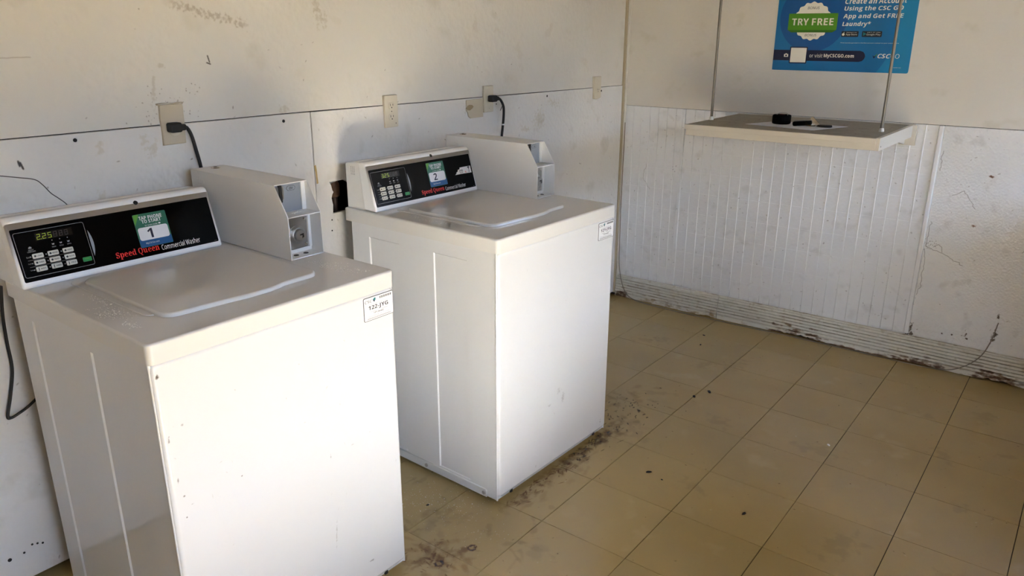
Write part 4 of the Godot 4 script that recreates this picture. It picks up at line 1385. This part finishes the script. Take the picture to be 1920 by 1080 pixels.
func wall_things() -> void:
	var z := WZ + 0.0015
	# 1: an old plate under thick paint, with the left washer's plug in it
	var o := thing("wall_outlet", "paint-crusted outlet plate with a black plug above the washer marked 1", "outlet", Vector3(1.196, 1.234, z))
	put("cover_plate", plate_on(Transform3D(), PackedVector2Array([Vector2(-0.037, -0.057), Vector2(0.034, -0.056), Vector2(0.0365, -0.01), Vector2(0.038, 0.05), Vector2(0.036, 0.058), Vector2(-0.034, 0.058), Vector2(-0.036, 0.02), Vector2(-0.0355, -0.02)]), -0.004, 0.006, 0.003, 2), M.plate_old, o)
	put("socket_ring", plate_on(Transform3D(), circle(0.003, -0.014, 0.019, 22), 0.004, 0.0075, 0.001, 2), M.plate, o)
	put("paint_ridge", plate_on(Transform3D(), PackedVector2Array([Vector2(-0.04, 0.057), Vector2(-0.02, 0.056), Vector2(0.0, 0.058), Vector2(0.02, 0.056), Vector2(0.039, 0.058), Vector2(0.038, 0.063), Vector2(0.01, 0.061), Vector2(-0.02, 0.063), Vector2(-0.041, 0.062)]), -0.003, 0.008, 0.002, 2), M.plate_old, o)
	# 2: a duplex outlet
	o = thing("wall_outlet", "cream duplex outlet with two empty receptacles between the two washers", "outlet", Vector3(2.065, 1.209, z))
	put("cover_plate", plate_mesh(Vector3(0, 0, -0.004), 0.068, 0.119, 0.013, 0.004), M.plate, o)
	receptacle(o, 0.0, 0.0205, 0.0085)
	receptacle(o, 0.0, -0.0215, 0.0085)
	for q in [[0.0, 0.0], [0.02, -0.045]]:
		var b := MB.new()
		b.lathe(Vector3(q[0], q[1], 0.0085), Vector3(0, 0, 1), [Vector2(0.0022, 0), Vector2(0.0018, 0.0014), Vector2(0, 0.0016)], 10)
		put("screw_head", b.mesh(), M.dark_metal, o)
	# 3: the right washer's outlet and the patched plate beside it
	o = thing("wall_outlet", "narrow cream outlet plate with a black plug above the washer marked 2", "outlet", Vector3(2.647, 1.219, z))
	put("cover_plate", plate_mesh(Vector3(0, 0, -0.004), 0.064, 0.112, 0.012, 0.003), M.plate, o)
	for y in [0.042, -0.040]:
		var b := MB.new()
		b.lathe(Vector3(0.002, y, 0.0078), Vector3(0, 0, 1), [Vector2(0.0022, 0), Vector2(0.0018, 0.0012), Vector2(0, 0.0014)], 10)
		put("screw_head", b.mesh(), M.plate_old, o)
	o = thing("patch_plate", "blank cream patch on the wall left of the narrow plugged outlet", "wall patch", Vector3(2.558, 1.183, z))
	put("patch", plate_on(Transform3D(), PackedVector2Array([Vector2(-0.056, 0.039), Vector2(0.054, 0.041), Vector2(0.054, -0.037), Vector2(-0.03, -0.038), Vector2(-0.043, -0.030), Vector2(-0.048, -0.012), Vector2(-0.056, -0.004)]), -0.002, 0.0035, 0.001, 2), M.plate_old, o)
	put("stain_crust", plate_on(Transform3D(), PackedVector2Array([Vector2(-0.058, 0.006), Vector2(-0.048, 0.016), Vector2(-0.034, 0.019), Vector2(-0.018, 0.017), Vector2(-0.010, 0.010), Vector2(-0.018, 0.003), Vector2(-0.034, -0.004), Vector2(-0.05, -0.002)]), 0.002, 0.0045, 0.0006, 1), mat(Color(0.62, 0.54, 0.40), 0.7), o)
	# 4: by the corner
	o = thing("wall_outlet", "narrow cream outlet beside the corner of the room", "outlet", Vector3(3.541, 1.221, z))
	put("cover_plate", plate_on(Transform3D(), PackedVector2Array([Vector2(-0.034, 0.057), Vector2(0.034, 0.057), Vector2(0.035, -0.050), Vector2(0.0, -0.059), Vector2(-0.032, -0.054)]), -0.003, 0.010, 0.003, 2), M.plate, o)
	receptacle(o, 0.004, -0.012, 0.009)

	cord("power_cord", "black power cord running from outlet to behind the washer marked 1", Vector3(1.190, 1.228, z + 0.006), [Vector3(1.214, 1.227, z + 0.024), Vector3(1.226, 1.224, z + 0.025), Vector3(1.238, 1.200, z + 0.024), Vector3(1.248, 1.155, z + 0.022), Vector3(1.258, 1.10, z + 0.020), Vector3(1.262, 1.03, z + 0.018)], 0.0052)
	cord("power_cord", "black power cord with a white band above the washer marked 2", Vector3(2.654, 1.221, z + 0.008), [Vector3(2.678, 1.221, z + 0.026), Vector3(2.700, 1.214, z + 0.028), Vector3(2.722, 1.185, z + 0.028), Vector3(2.726, 1.150, z + 0.027), Vector3(2.722, 1.105, z + 0.026), Vector3(2.715, 1.05, z + 0.024), Vector3(2.71, 0.99, z + 0.022)], 0.0056, 4)

	# cable loop hanging at the far left
	var b := MB.new()
	b.tube(curve([Vector3(0.669, 0.88, z + 0.03), Vector3(0.662, 0.80, z + 0.02), Vector3(0.661, 0.726, z + 0.012), Vector3(0.660, 0.65, z + 0.010), Vector3(0.643, 0.579, z + 0.010), Vector3(0.626, 0.526, z + 0.012), Vector3(0.632, 0.519, z + 0.014), Vector3(0.648, 0.524, z + 0.016), Vector3(0.672, 0.537, z + 0.022), Vector3(0.70, 0.56, z + 0.03)], 7), 0.0062, 10, 0.6)
	tag(put("drain_cable", b.mesh(), M.rubber), "black flat cable looping down the wall at the far left", "cable")
	b = MB.new()
	b.tube(curve([Vector3(0.70, 1.153, z), Vector3(0.729, 1.148, z), Vector3(0.77, 1.138, z), Vector3(0.805, 1.128, z), Vector3(0.822, 1.111, z), Vector3(0.837, 1.088, z), Vector3(0.854, 1.071, z), Vector3(0.870, 1.053, z), Vector3(0.88, 1.03, z)], 6), 0.0013, 6)
	tag(put("thin_wire", b.mesh(), mat(Color(0.30, 0.27, 0.25), 0.6)), "thin dark wire curving down the wall behind the nearest washer", "wire")

	# pipe inside the broken wall
	o = thing("water_pipe", "brown water pipe showing in the hole broken through the wall", "pipe", Vector3(1.818, 0.80, WZ - 0.055))
	b = MB.new()
	b.tube([Vector3(0, -0.1, 0), Vector3(0, 0.118, 0)], 0.011, 14)
	put("riser", b.mesh(), mat(Color(0.20, 0.13, 0.09), 0.6), o)
	b = MB.new()
	b.lathe(Vector3(0, 0.112, 0), Vector3.UP, [Vector2(0.011, 0), Vector2(0.019, 0.006), Vector2(0.021, 0.02), Vector2(0.021, 0.045), Vector2(0.017, 0.058), Vector2(0.008, 0.064), Vector2(0, 0.065)], 18)
	put("valve_cap", b.mesh(), M.pipe, o)
	b = MB.new()
	b.tube([Vector3(-0.03, 0.165, -0.01), Vector3(0.0, 0.16, 0.0)], 0.009, 10)
	put("stub", b.mesh(), mat(Color(0.45, 0.43, 0.40), 0.5), o)

	poster()


func poster() -> void:
	# its own axes: x to the right along the wall, y up, z out of the wall; 0.607 by 0.41 m
	var o := thing("poster", "blue TRY FREE laundry app poster on the wall above the shelf", "poster", Vector3(WX - 0.0005, 1.325, -1.3655))
	o.rotation.y = -PI / 2
	var pw := 0.607
	var ph := 0.41
	var T := Transform3D()
	put("sheet", plate_on(T, round_rect(0, 0, pw, ph, 0.008, 4), -0.002, 0.0030), M.poster_blue, o)
	var whole := rect(0.0005, 0.0005, pw - 0.0005, ph - 0.0005)
	var n := 0
	for c in [[0.17, 0.22, 0.375, M.poster_mid], [0.17, 0.24, 0.155, M.poster_deep]]:
		for part in Geometry2D.intersect_polygons(circle(c[0], c[1], c[2], 64), whole):
			put("print_disc", plate_on(T, part, 0.0, 0.0034 + n * 0.0003), c[3], o)
		n += 1
	var seal := PackedVector2Array()
	for k in 96:
		var a := TAU * k / 96.0
		var r := 0.083 + 0.0032 * cos(a * 16.0)
		seal.append(Vector2(0.166 + r * cos(a), 0.222 + r * sin(a)))
	put("seal", plate_on(T, seal, 0.0, 0.0041), M.poster_cream, o)
	put("ribbon_fold", plate_on(T, PackedVector2Array([Vector2(0.056, 0.183), Vector2(0.056, 0.19), Vector2(0.279, 0.19), Vector2(0.279, 0.183), Vector2(0.262, 0.172), Vector2(0.073, 0.172)]), 0.0, 0.0044), M.poster_green_dark, o)
	put("ribbon", plate_on(T, PackedVector2Array([Vector2(0.056, 0.183), Vector2(0.056, 0.256), Vector2(0.279, 0.256), Vector2(0.279, 0.183)]), 0.0, 0.0047), M.poster_green, o)
	letters(o, "TRY FREE", Vector3(0.1675, 0.219, 0.0050), 0.190, 0.030, M.poster_cream, true)
	letters(o, "BONUS", Vector3(0.166, 0.280, 0.0044), 0.052, 0.011, M.print_dark, false, "Droid Sans", 0.2)
	letters(o, "BONUS", Vector3(0.166, 0.160, 0.0044), 0.052, 0.011, M.print_dark, false, "Droid Sans", 0.2)
	var lines := [["Create an Account", 0.305, 0.256], ["Using the CSC GO", 0.2725, 0.246], ["App and Get FREE", 0.240, 0.250], ["Laundry*", 0.2065, 0.120]]
	for l in lines:
		letters(o, l[0], Vector3(0.3035 + l[2] / 2.0, l[1], 0.0042), l[2], 0.0255 if "p" in l[0] or "g" in l[0] or "y" in l[0] else 0.022, M.poster_cream, true, "Droid Sans", 0.14)
	for s in [[0.304, 0.378, "App Store", "Download on the"], [0.393, 0.477, "Google Play", "GET IT ON"]]:
		put("store_badge", plate_on(T, round_rect(s[0], 0.153, s[1], 0.178, 0.003, 3), 0.0, 0.0044), M.print_dark, o)
		letters(o, s[2], Vector3((s[0] + s[1]) / 2.0 + 0.007, 0.1625, 0.0047), s[1] - s[0] - 0.025, 0.0095, M.poster_cream, false)
		letters(o, s[3], Vector3((s[0] + s[1]) / 2.0 + 0.007, 0.1725, 0.0047), s[1] - s[0] - 0.030, 0.0035, M.poster_cream, false)
	put("store_symbol", plate_on(T, circle(0.3125, 0.1635, 0.0058, 14), 0.0, 0.0047), M.poster_cream, o)
	put("store_symbol", plate_on(T, PackedVector2Array([Vector2(0.3125, 0.1705), Vector2(0.3155, 0.1745), Vector2(0.3165, 0.1735), Vector2(0.3145, 0.1695)]), 0.0, 0.0047), M.poster_cream, o)
	put("store_symbol", plate_on(T, PackedVector2Array([Vector2(0.398, 0.1575), Vector2(0.398, 0.1735), Vector2(0.4115, 0.1655)]), 0.0, 0.0047), M.teal, o)
	letters(o, "*Free laundry granted to the first account created on your smart phone", Vector3(0.428, 0.1265, 0.0042), 0.248, 0.0052, M.poster_cream, false)
	put("address_bar", plate_on(T, PackedVector2Array([Vector2(0.0006, 0.045), Vector2(0.395, 0.045), Vector2(0.409, 0.049), Vector2(0.417, 0.059), Vector2(0.4195, 0.069), Vector2(0.417, 0.079), Vector2(0.409, 0.089), Vector2(0.395, 0.093), Vector2(0.0006, 0.093)]), 0.0, 0.0044), M.navy, o)
	put("code_frame", plate_on(T, round_rect(0.078, 0.032, 0.161, 0.108, 0.005, 3), 0.0, 0.0047), M.navy, o)
	put("code_field", plate_on(T, round_rect(0.083, 0.037, 0.156, 0.103, 0.002, 3), 0.0, 0.0050), M.poster_cream, o)
	put("camera_symbol", plate_on(T, PackedVector2Array([Vector2(0.052, 0.061), Vector2(0.072, 0.061), Vector2(0.072, 0.074), Vector2(0.067, 0.074), Vector2(0.065, 0.077), Vector2(0.059, 0.077), Vector2(0.057, 0.074), Vector2(0.052, 0.074)]), 0.0, 0.0047), M.poster_cream, o)
	put("camera_lens", plate_on(T, circle(0.062, 0.0675, 0.004, 12), 0.0, 0.0049), M.navy, o)
	letters(o, "or visit", Vector3(0.202, 0.069, 0.0047), 0.060, 0.0165, M.poster_cream, false)
	letters(o, "MyCSCGO.com", Vector3(0.3045, 0.0675, 0.0047), 0.134, 0.020, M.poster_cream, true)
	put("logo_check", plate_on(T, PackedVector2Array([Vector2(0.450, 0.075), Vector2(0.457, 0.060), Vector2(0.470, 0.080), Vector2(0.463, 0.076), Vector2(0.458, 0.069)]), 0.0, 0.0040), M.navy, o)
	put("logo_check", plate_on(T, PackedVector2Array([Vector2(0.458, 0.070), Vector2(0.470, 0.083), Vector2(0.468, 0.074)]), 0.0, 0.0042), M.poster_green, o)
	letters(o, "CSC", Vector3(0.4985, 0.072, 0.0042), 0.052, 0.019, M.poster_cream, true, "Droid Sans", 0.25)
	letters(o, "GO", Vector3(0.5445, 0.072, 0.0042), 0.036, 0.019, M.poster_cream, false, "Droid Sans", 0.05)
	letters(o, "©2021 CSC", Vector3(0.560, 0.0235, 0.0042), 0.032, 0.0035, M.poster_cream, false)


# ---------------------------------------------------------------- the hung shelf and what lies on it
func shelf_things() -> void:
	var x0 := 3.242
	var z0 := -1.512
	var z1 := -0.712
	var y := 1.106
	var o := thing("wall_shelf", "shallow white wooden shelf hung from two metal rods, worn grey top", "shelf", Vector3(x0, y, z0))
	var w := WX - 0.010 - x0
	var d := z1 - z0
	var b := MB.new()
	b.uvf = func(p: Vector3) -> Vector2: return Vector2(p.x / 0.62, p.z / 0.82)
	b.box(Vector3(0.004, -0.018, 0.002), Vector3(w, 0.0, d - 0.004))
	put("top_board", b.mesh(), M.shelf_top, o)
	b = MB.new()
	b.rbox(Vector3(-0.008, -0.021, -0.004), Vector3(0.004, 0.0, d), 0.0015, 2)
	put("edge_strip", b.mesh(), M.shelf_edge, o)
	b = MB.new()
	b.rbox(Vector3(0.0, -0.048, 0.0), Vector3(0.018, -0.019, d - 0.002), 0.0015, 2)
	put("front_apron", b.mesh(), M.shelf_edge, o)
	b = MB.new()
	b.tf = Transform3D(Basis(Vector3(1, 0, 0), Vector3(0, 1, 0), Vector3(0, 0, 1)), Vector3.ZERO)
	b.prism(PackedVector2Array([Vector2(0.0, -0.048), Vector2(w, -0.052), Vector2(w, -0.001), Vector2(0.002, 0.0005)]), d - 0.004, d + 0.012)
	put("end_board", b.mesh(), M.shelf_edge, o)
	b = MB.new()
	b.prism(PackedVector2Array([Vector2(0.02, -0.046), Vector2(w, -0.046), Vector2(w, -0.018), Vector2(0.02, -0.018)]), 0.002, 0.018)
	put("end_board", b.mesh(), M.shelf_edge, o)
	b = MB.new()
	b.prism(PackedVector2Array([Vector2(w - 0.20, -0.052), Vector2(w - 0.012, -0.085), Vector2(w - 0.012, -0.045), Vector2(w - 0.20, -0.047)]), d - 0.030, d - 0.012)
	put("bracket", b.mesh(), M.shelf_edge, o)
	put("wall_cleat", boxes([[Vector3(w - 0.012, -0.088, d - 0.034), Vector3(w + 0.004, 0.0, d + 0.030)]]), M.shelf_edge, o)
	put("back_strip", boxes([[Vector3(w, -0.02, 0.0), Vector3(w + 0.009, 0.004, d + 0.02)]]), M.shelf_edge, o)
	b = MB.new()
	b.lathe(Vector3(0.03, -0.034, d + 0.012), Vector3(0, 0, 1), [Vector2(0.003, 0), Vector2(0.0025, 0.0008), Vector2(0, 0.001)], 8)
	put("nail_head", b.mesh(), M.dark_metal, o)
	for q in [[3.485, -1.521], [3.485, -0.7525]]:
		var rx: float = q[0] - x0
		var rz: float = clampf(q[1] - z0, 0.012, d - 0.02)
		b = MB.new()
		b.tube([Vector3(rx, -0.01, rz), Vector3(rx, 0.3, rz), Vector3(rx, CEIL - y + 0.01, rz)], 0.0062, 12)
		var r := put("hanger_rod", b.mesh(), M.rod, o)
		b = MB.new()
		b.lathe(Vector3(rx, 0.0, rz), Vector3.UP, [Vector2(0.0105, 0), Vector2(0.0105, 0.006), Vector2(0.008, 0.014), Vector2(0.006, 0.016)], 12)
		put("rod_nut", b.mesh(), M.trim, r)

	# two sheets of paper, a black tape measure, a key fob and keys
	var ty := y + 0.0002
	o = thing("paper_stack", "small stack of white paper under the keys on the shelf", "paper", Vector3(0, ty, 0))
	for k in 3:
		b = MB.new()
		var P := [Vector2(3.405 - 0.004 * k, -1.305 + 0.022 * k), Vector2(3.350 - 0.003 * k, -0.995 + 0.006 * k), Vector2(3.565 + 0.002 * k, -0.915 + 0.004 * k), Vector2(3.61, -1.235 + 0.018 * k)]
		b.tf = Transform3D(UPRIGHT, Vector3.ZERO)
		b.prism(PackedVector2Array([Vector2(P[0].x, -P[0].y), Vector2(P[1].x, -P[1].y), Vector2(P[2].x, -P[2].y), Vector2(P[3].x, -P[3].y)]), 0.0008 * k, 0.0008 * k + 0.0006)
		put("sheet", b.mesh(), M.paper, o)
	ty += 0.0025
	o = thing("tape_measure", "black round tape measure with a metal clip on the shelf papers", "tape measure", Vector3(3.500, ty, -1.175))
	b = MB.new()
	b.tf = Transform3D(UPRIGHT, Vector3.ZERO)
	var body := PackedVector2Array()
	for k in 28:
		var a := TAU * k / 28.0
		var r := 0.039 + (0.0012 if k % 2 else 0.0)
		body.append(Vector2(r * cos(a), r * sin(a)))
	b.puffed(body, 0.0, 0.040, 0.006, 3, true)
	put("case", b.mesh(), mat(Color(0.02, 0.02, 0.022), 0.85, 0.0, 0.2), o)
	b = MB.new()
	b.tube(curve([Vector3(-0.012, 0.040, -0.020), Vector3(-0.004, 0.047, -0.010), Vector3(0.0, 0.048, 0.008), Vector3(-0.008, 0.047, 0.024), Vector3(-0.014, 0.040, 0.030)], 5), 0.0016, 8)
	put("wire_clip", b.mesh(), M.steel, o)
	b = MB.new()
	b.rbox(Vector3(-0.012, 0.039, -0.006), Vector3(0.006, 0.043, 0.012), 0.0015, 2)
	put("clip_plate", b.mesh(), mat(Color(0.30, 0.05, 0.05), 0.5), o)

	o = thing("key_fob", "black car key fob propped open beside the tape measure", "key fob", Vector3(3.475, ty, -1.06))
	o.rotation.y = 0.25
	o.scale = Vector3.ONE * 1.25
	b = MB.new()
	b.tf = Transform3D(Basis(Vector3(1, 0, 0), -0.10), Vector3.ZERO)
	b.rbox(Vector3(-0.018, 0.003, -0.042), Vector3(0.018, 0.019, 0.022), 0.006, 3)
	put("fob_body", b.mesh(), M.black_glass, o)
	b = MB.new()
	b.tf = Transform3D(Basis(Vector3(1, 0, 0), 0.80), Vector3(0, 0.024, 0.026))
	b.rbox(Vector3(-0.012, -0.004, -0.010), Vector3(0.012, 0.003, 0.038), 0.002, 2)
	put("flip_blade_cover", b.mesh(), M.rubber, o)
	b = MB.new()
	b.tf = Transform3D(Basis(Vector3(1, 0, 0), 0.80), Vector3(0, 0.024, 0.026))
	b.box(Vector3(-0.0125, -0.006, -0.012), Vector3(-0.0105, 0.004, 0.038))
	put("chrome_edge", b.mesh(), M.chrome, o)

	o = thing("key_ring", "dark leather key tag and ring lying at the right of the papers", "keys", Vector3(3.478, ty, -1.005))
	b = MB.new()
	b.tf = Transform3D(UPRIGHT, Vector3.ZERO)
	var leaf := PackedVector2Array()
	for k in 20:
		var a := TAU * k / 20.0
		leaf.append(Vector2(0.017 * sin(a) + 0.004, -0.034 * cos(a) - 0.022))
	b.puffed(leaf, 0.0, 0.010, 0.004, 2, true)
	put("leather_tag", b.mesh(), mat(Color(0.06, 0.03, 0.025), 0.45), o)
	b = MB.new()
	var loop := []
	for k in 17:
		var a := TAU * k / 16.0
		loop.append(Vector3(0.004 + 0.012 * cos(a), 0.004 + 0.003 * sin(a), -0.022 + 0.012 * sin(a)))
	b.tube(loop, 0.0012, 6)
	put("split_ring", b.mesh(), M.steel, o)
	b = MB.new()
	b.rbox(Vector3(0.012, 0.0, -0.075), Vector3(0.020, 0.003, -0.020), 0.001, 1)
	put("key_blade", b.mesh(), mat(Color(0.62, 0.45, 0.22), 0.35, 0.9), o)


# ---------------------------------------------------------------- cable, debris, spilled powder
func small_things() -> void:
	var b := MB.new()
	var fx := WX - 0.030
	var pts := [Vector3(WX - 0.022, 1.02, WZ + 0.022), Vector3(WX - 0.02, 0.60, WZ + 0.020), Vector3(WX - 0.022, 0.306, WZ + 0.024), Vector3(WX - 0.024, 0.16, WZ + 0.034), Vector3(fx - 0.004, 0.045, -2.095), Vector3(fx - 0.014, 0.006, -2.02), Vector3(fx - 0.028, 0.003, -1.868), Vector3(fx - 0.032, 0.003, -1.668), Vector3(fx - 0.022, 0.003, -1.357), Vector3(fx - 0.012, 0.003, -1.073), Vector3(fx - 0.010, 0.003, -0.808), Vector3(fx - 0.012, 0.003, -0.563), Vector3(fx - 0.012, 0.010, -0.405), Vector3(fx - 0.004, 0.045, -0.325), Vector3(fx + 0.004, 0.105, -0.27), Vector3(WX - 0.016, 0.180, -0.243), Vector3(WX - 0.006, 0.262, -0.231), Vector3(WX - 0.003, 0.270, -0.230)]
	b.tube(curve(pts, 8), 0.0023, 8)
	tag(put("phone_cable", b.mesh(), M.cable_grey), "thin grey cable lying along the baseboard under the shelf wall", "cable")

	# dead leaves, chips and bits on the floor
	var rng := RandomNumberGenerator.new()
	rng.seed = 77
	var spots := [[2.941, -1.171, 0.014, "dark curled leaf scrap on the floor right of the washers"], [2.199, -1.073, 0.011, "black oval chip on the floor in front of the washer marked 2"], [2.182, -1.012, 0.004, "tiny black crumb beside the oval chip on the floor"], [2.166, -0.707, 0.010, "dark sliver on the floor nearest the bottom edge of the picture"], [1.567, -1.557, 0.006, "small dark crumb on the floor in the gap between the washers"], [2.86, -1.205, 0.012, "thin curved brown shred beside the dark leaf scrap"], [3.55, -1.47, 0.008, "small cross-shaped dark bit on the floor by the baseboard"], [3.42, -1.43, 0.008, "little dark splinter on the floor under the shelf"], [2.79, -0.62, 0.008, "pale chip of paint on the open floor tiles"]]
	for q in spots:
		b = MB.new()
		b.tf = Transform3D(UPRIGHT, Vector3.ZERO)
		var poly := PackedVector2Array()
		var turn := rng.randf() * PI
		for k in 9:
			var a := TAU * k / 9.0
			var r: float = q[2] * rng.randf_range(0.7, 1.1)
			poly.append(Vector2(r * cos(a), 0.5 * r * sin(a)).rotated(turn))
		b.puffed(poly, 0.0, 0.003, 0.0012, 2)
		var o := put("floor_scrap", b.mesh(), M.dust if "pale" in q[3] else M.debris)
		o.position = Vector3(q[0], 0.0, q[1])
		tag(o, q[3], "scrap", "bits lying on the floor")

	powder("spilled_powder", "white detergent grains spilled on top of the nearest washer", Vector3(0.6556, H + 0.0002, -1.4002), -0.0132, [[0.572, 0.14, 0.035, 0.09, 150], [0.585, 0.28, 0.025, 0.03, 50], [0.045, 0.23, 0.03, 0.06, 170], [0.065, 0.33, 0.012, 0.07, 50], [0.035, 0.13, 0.015, 0.04, 50], [0.585, 0.05, 0.02, 0.02, 10]], 0.0009, 61)
	powder("spilled_powder", "white detergent grains scattered on top of the washer beside the corner", Vector3(1.7043, H + 0.0002, -1.3648), -0.0257, [[0.04, 0.30, 0.02, 0.09, 50], [0.05, 0.40, 0.02, 0.03, 20]], 0.0008, 62)
	powder("spilled_powder", "white detergent grains scattered on the floor between the washers", Vector3(0, 0.0002, 0), 0.0, [[1.58, 1.60, 0.12, 0.12, 130], [1.62, 1.45, 0.14, 0.10, 110], [1.55, 1.30, 0.12, 0.12, 50]], 0.0008, 63)
	powder("spilled_powder", "white detergent grains on the coin shelf of the nearest washer", Vector3(0.6556, 1.0313, -1.4002), -0.0132, [[0.583, 0.295, 0.022, 0.010, 90]], 0.0008, 64)


# grains too small to count, as one object; each patch is (x, depth, spread x, spread depth, how many)
func powder(called: String, label: String, at: Vector3, turn: float, patches: Array, r: float, seed_: int) -> void:
	var rng := RandomNumberGenerator.new()
	rng.seed = seed_
	var b := MB.new()
	for p in patches:
		for i in p[4]:
			var x: float = p[0] + clampf(rng.randfn(0.0, 0.5), -1.1, 1.1) * p[2]
			var v: float = p[1] + clampf(rng.randfn(0.0, 0.5), -1.1, 1.1) * p[3]
			var s := r * rng.randf_range(0.6, 1.5) * (2.2 if rng.randf() < 0.03 else 1.0)
			var c := Vector3(x, s * 0.6, -v)
			var a := rng.randf() * TAU
			var q := []
			for k in 4:
				q.append(c + Vector3(cos(a + k * PI / 2) * s, 0, sin(a + k * PI / 2) * s))
			for k in 4:
				b.flat(q[k], q[(k + 1) % 4], c + Vector3(0, s * 0.7, 0), (q[k] + q[(k + 1) % 4]) / 2.0 - c + Vector3(0, 0.001, 0))
				b.flat(q[k], q[(k + 1) % 4], c - Vector3(0, s * 0.6, 0), (q[k] + q[(k + 1) % 4]) / 2.0 - c - Vector3(0, 0.001, 0))
	var o := put(called, b.mesh(), M.dust)
	o.position = at
	o.rotation.y = turn
	o.set_meta("kind", "stuff")
	o.set_meta("label", label)
	o.set_meta("category", "powder")
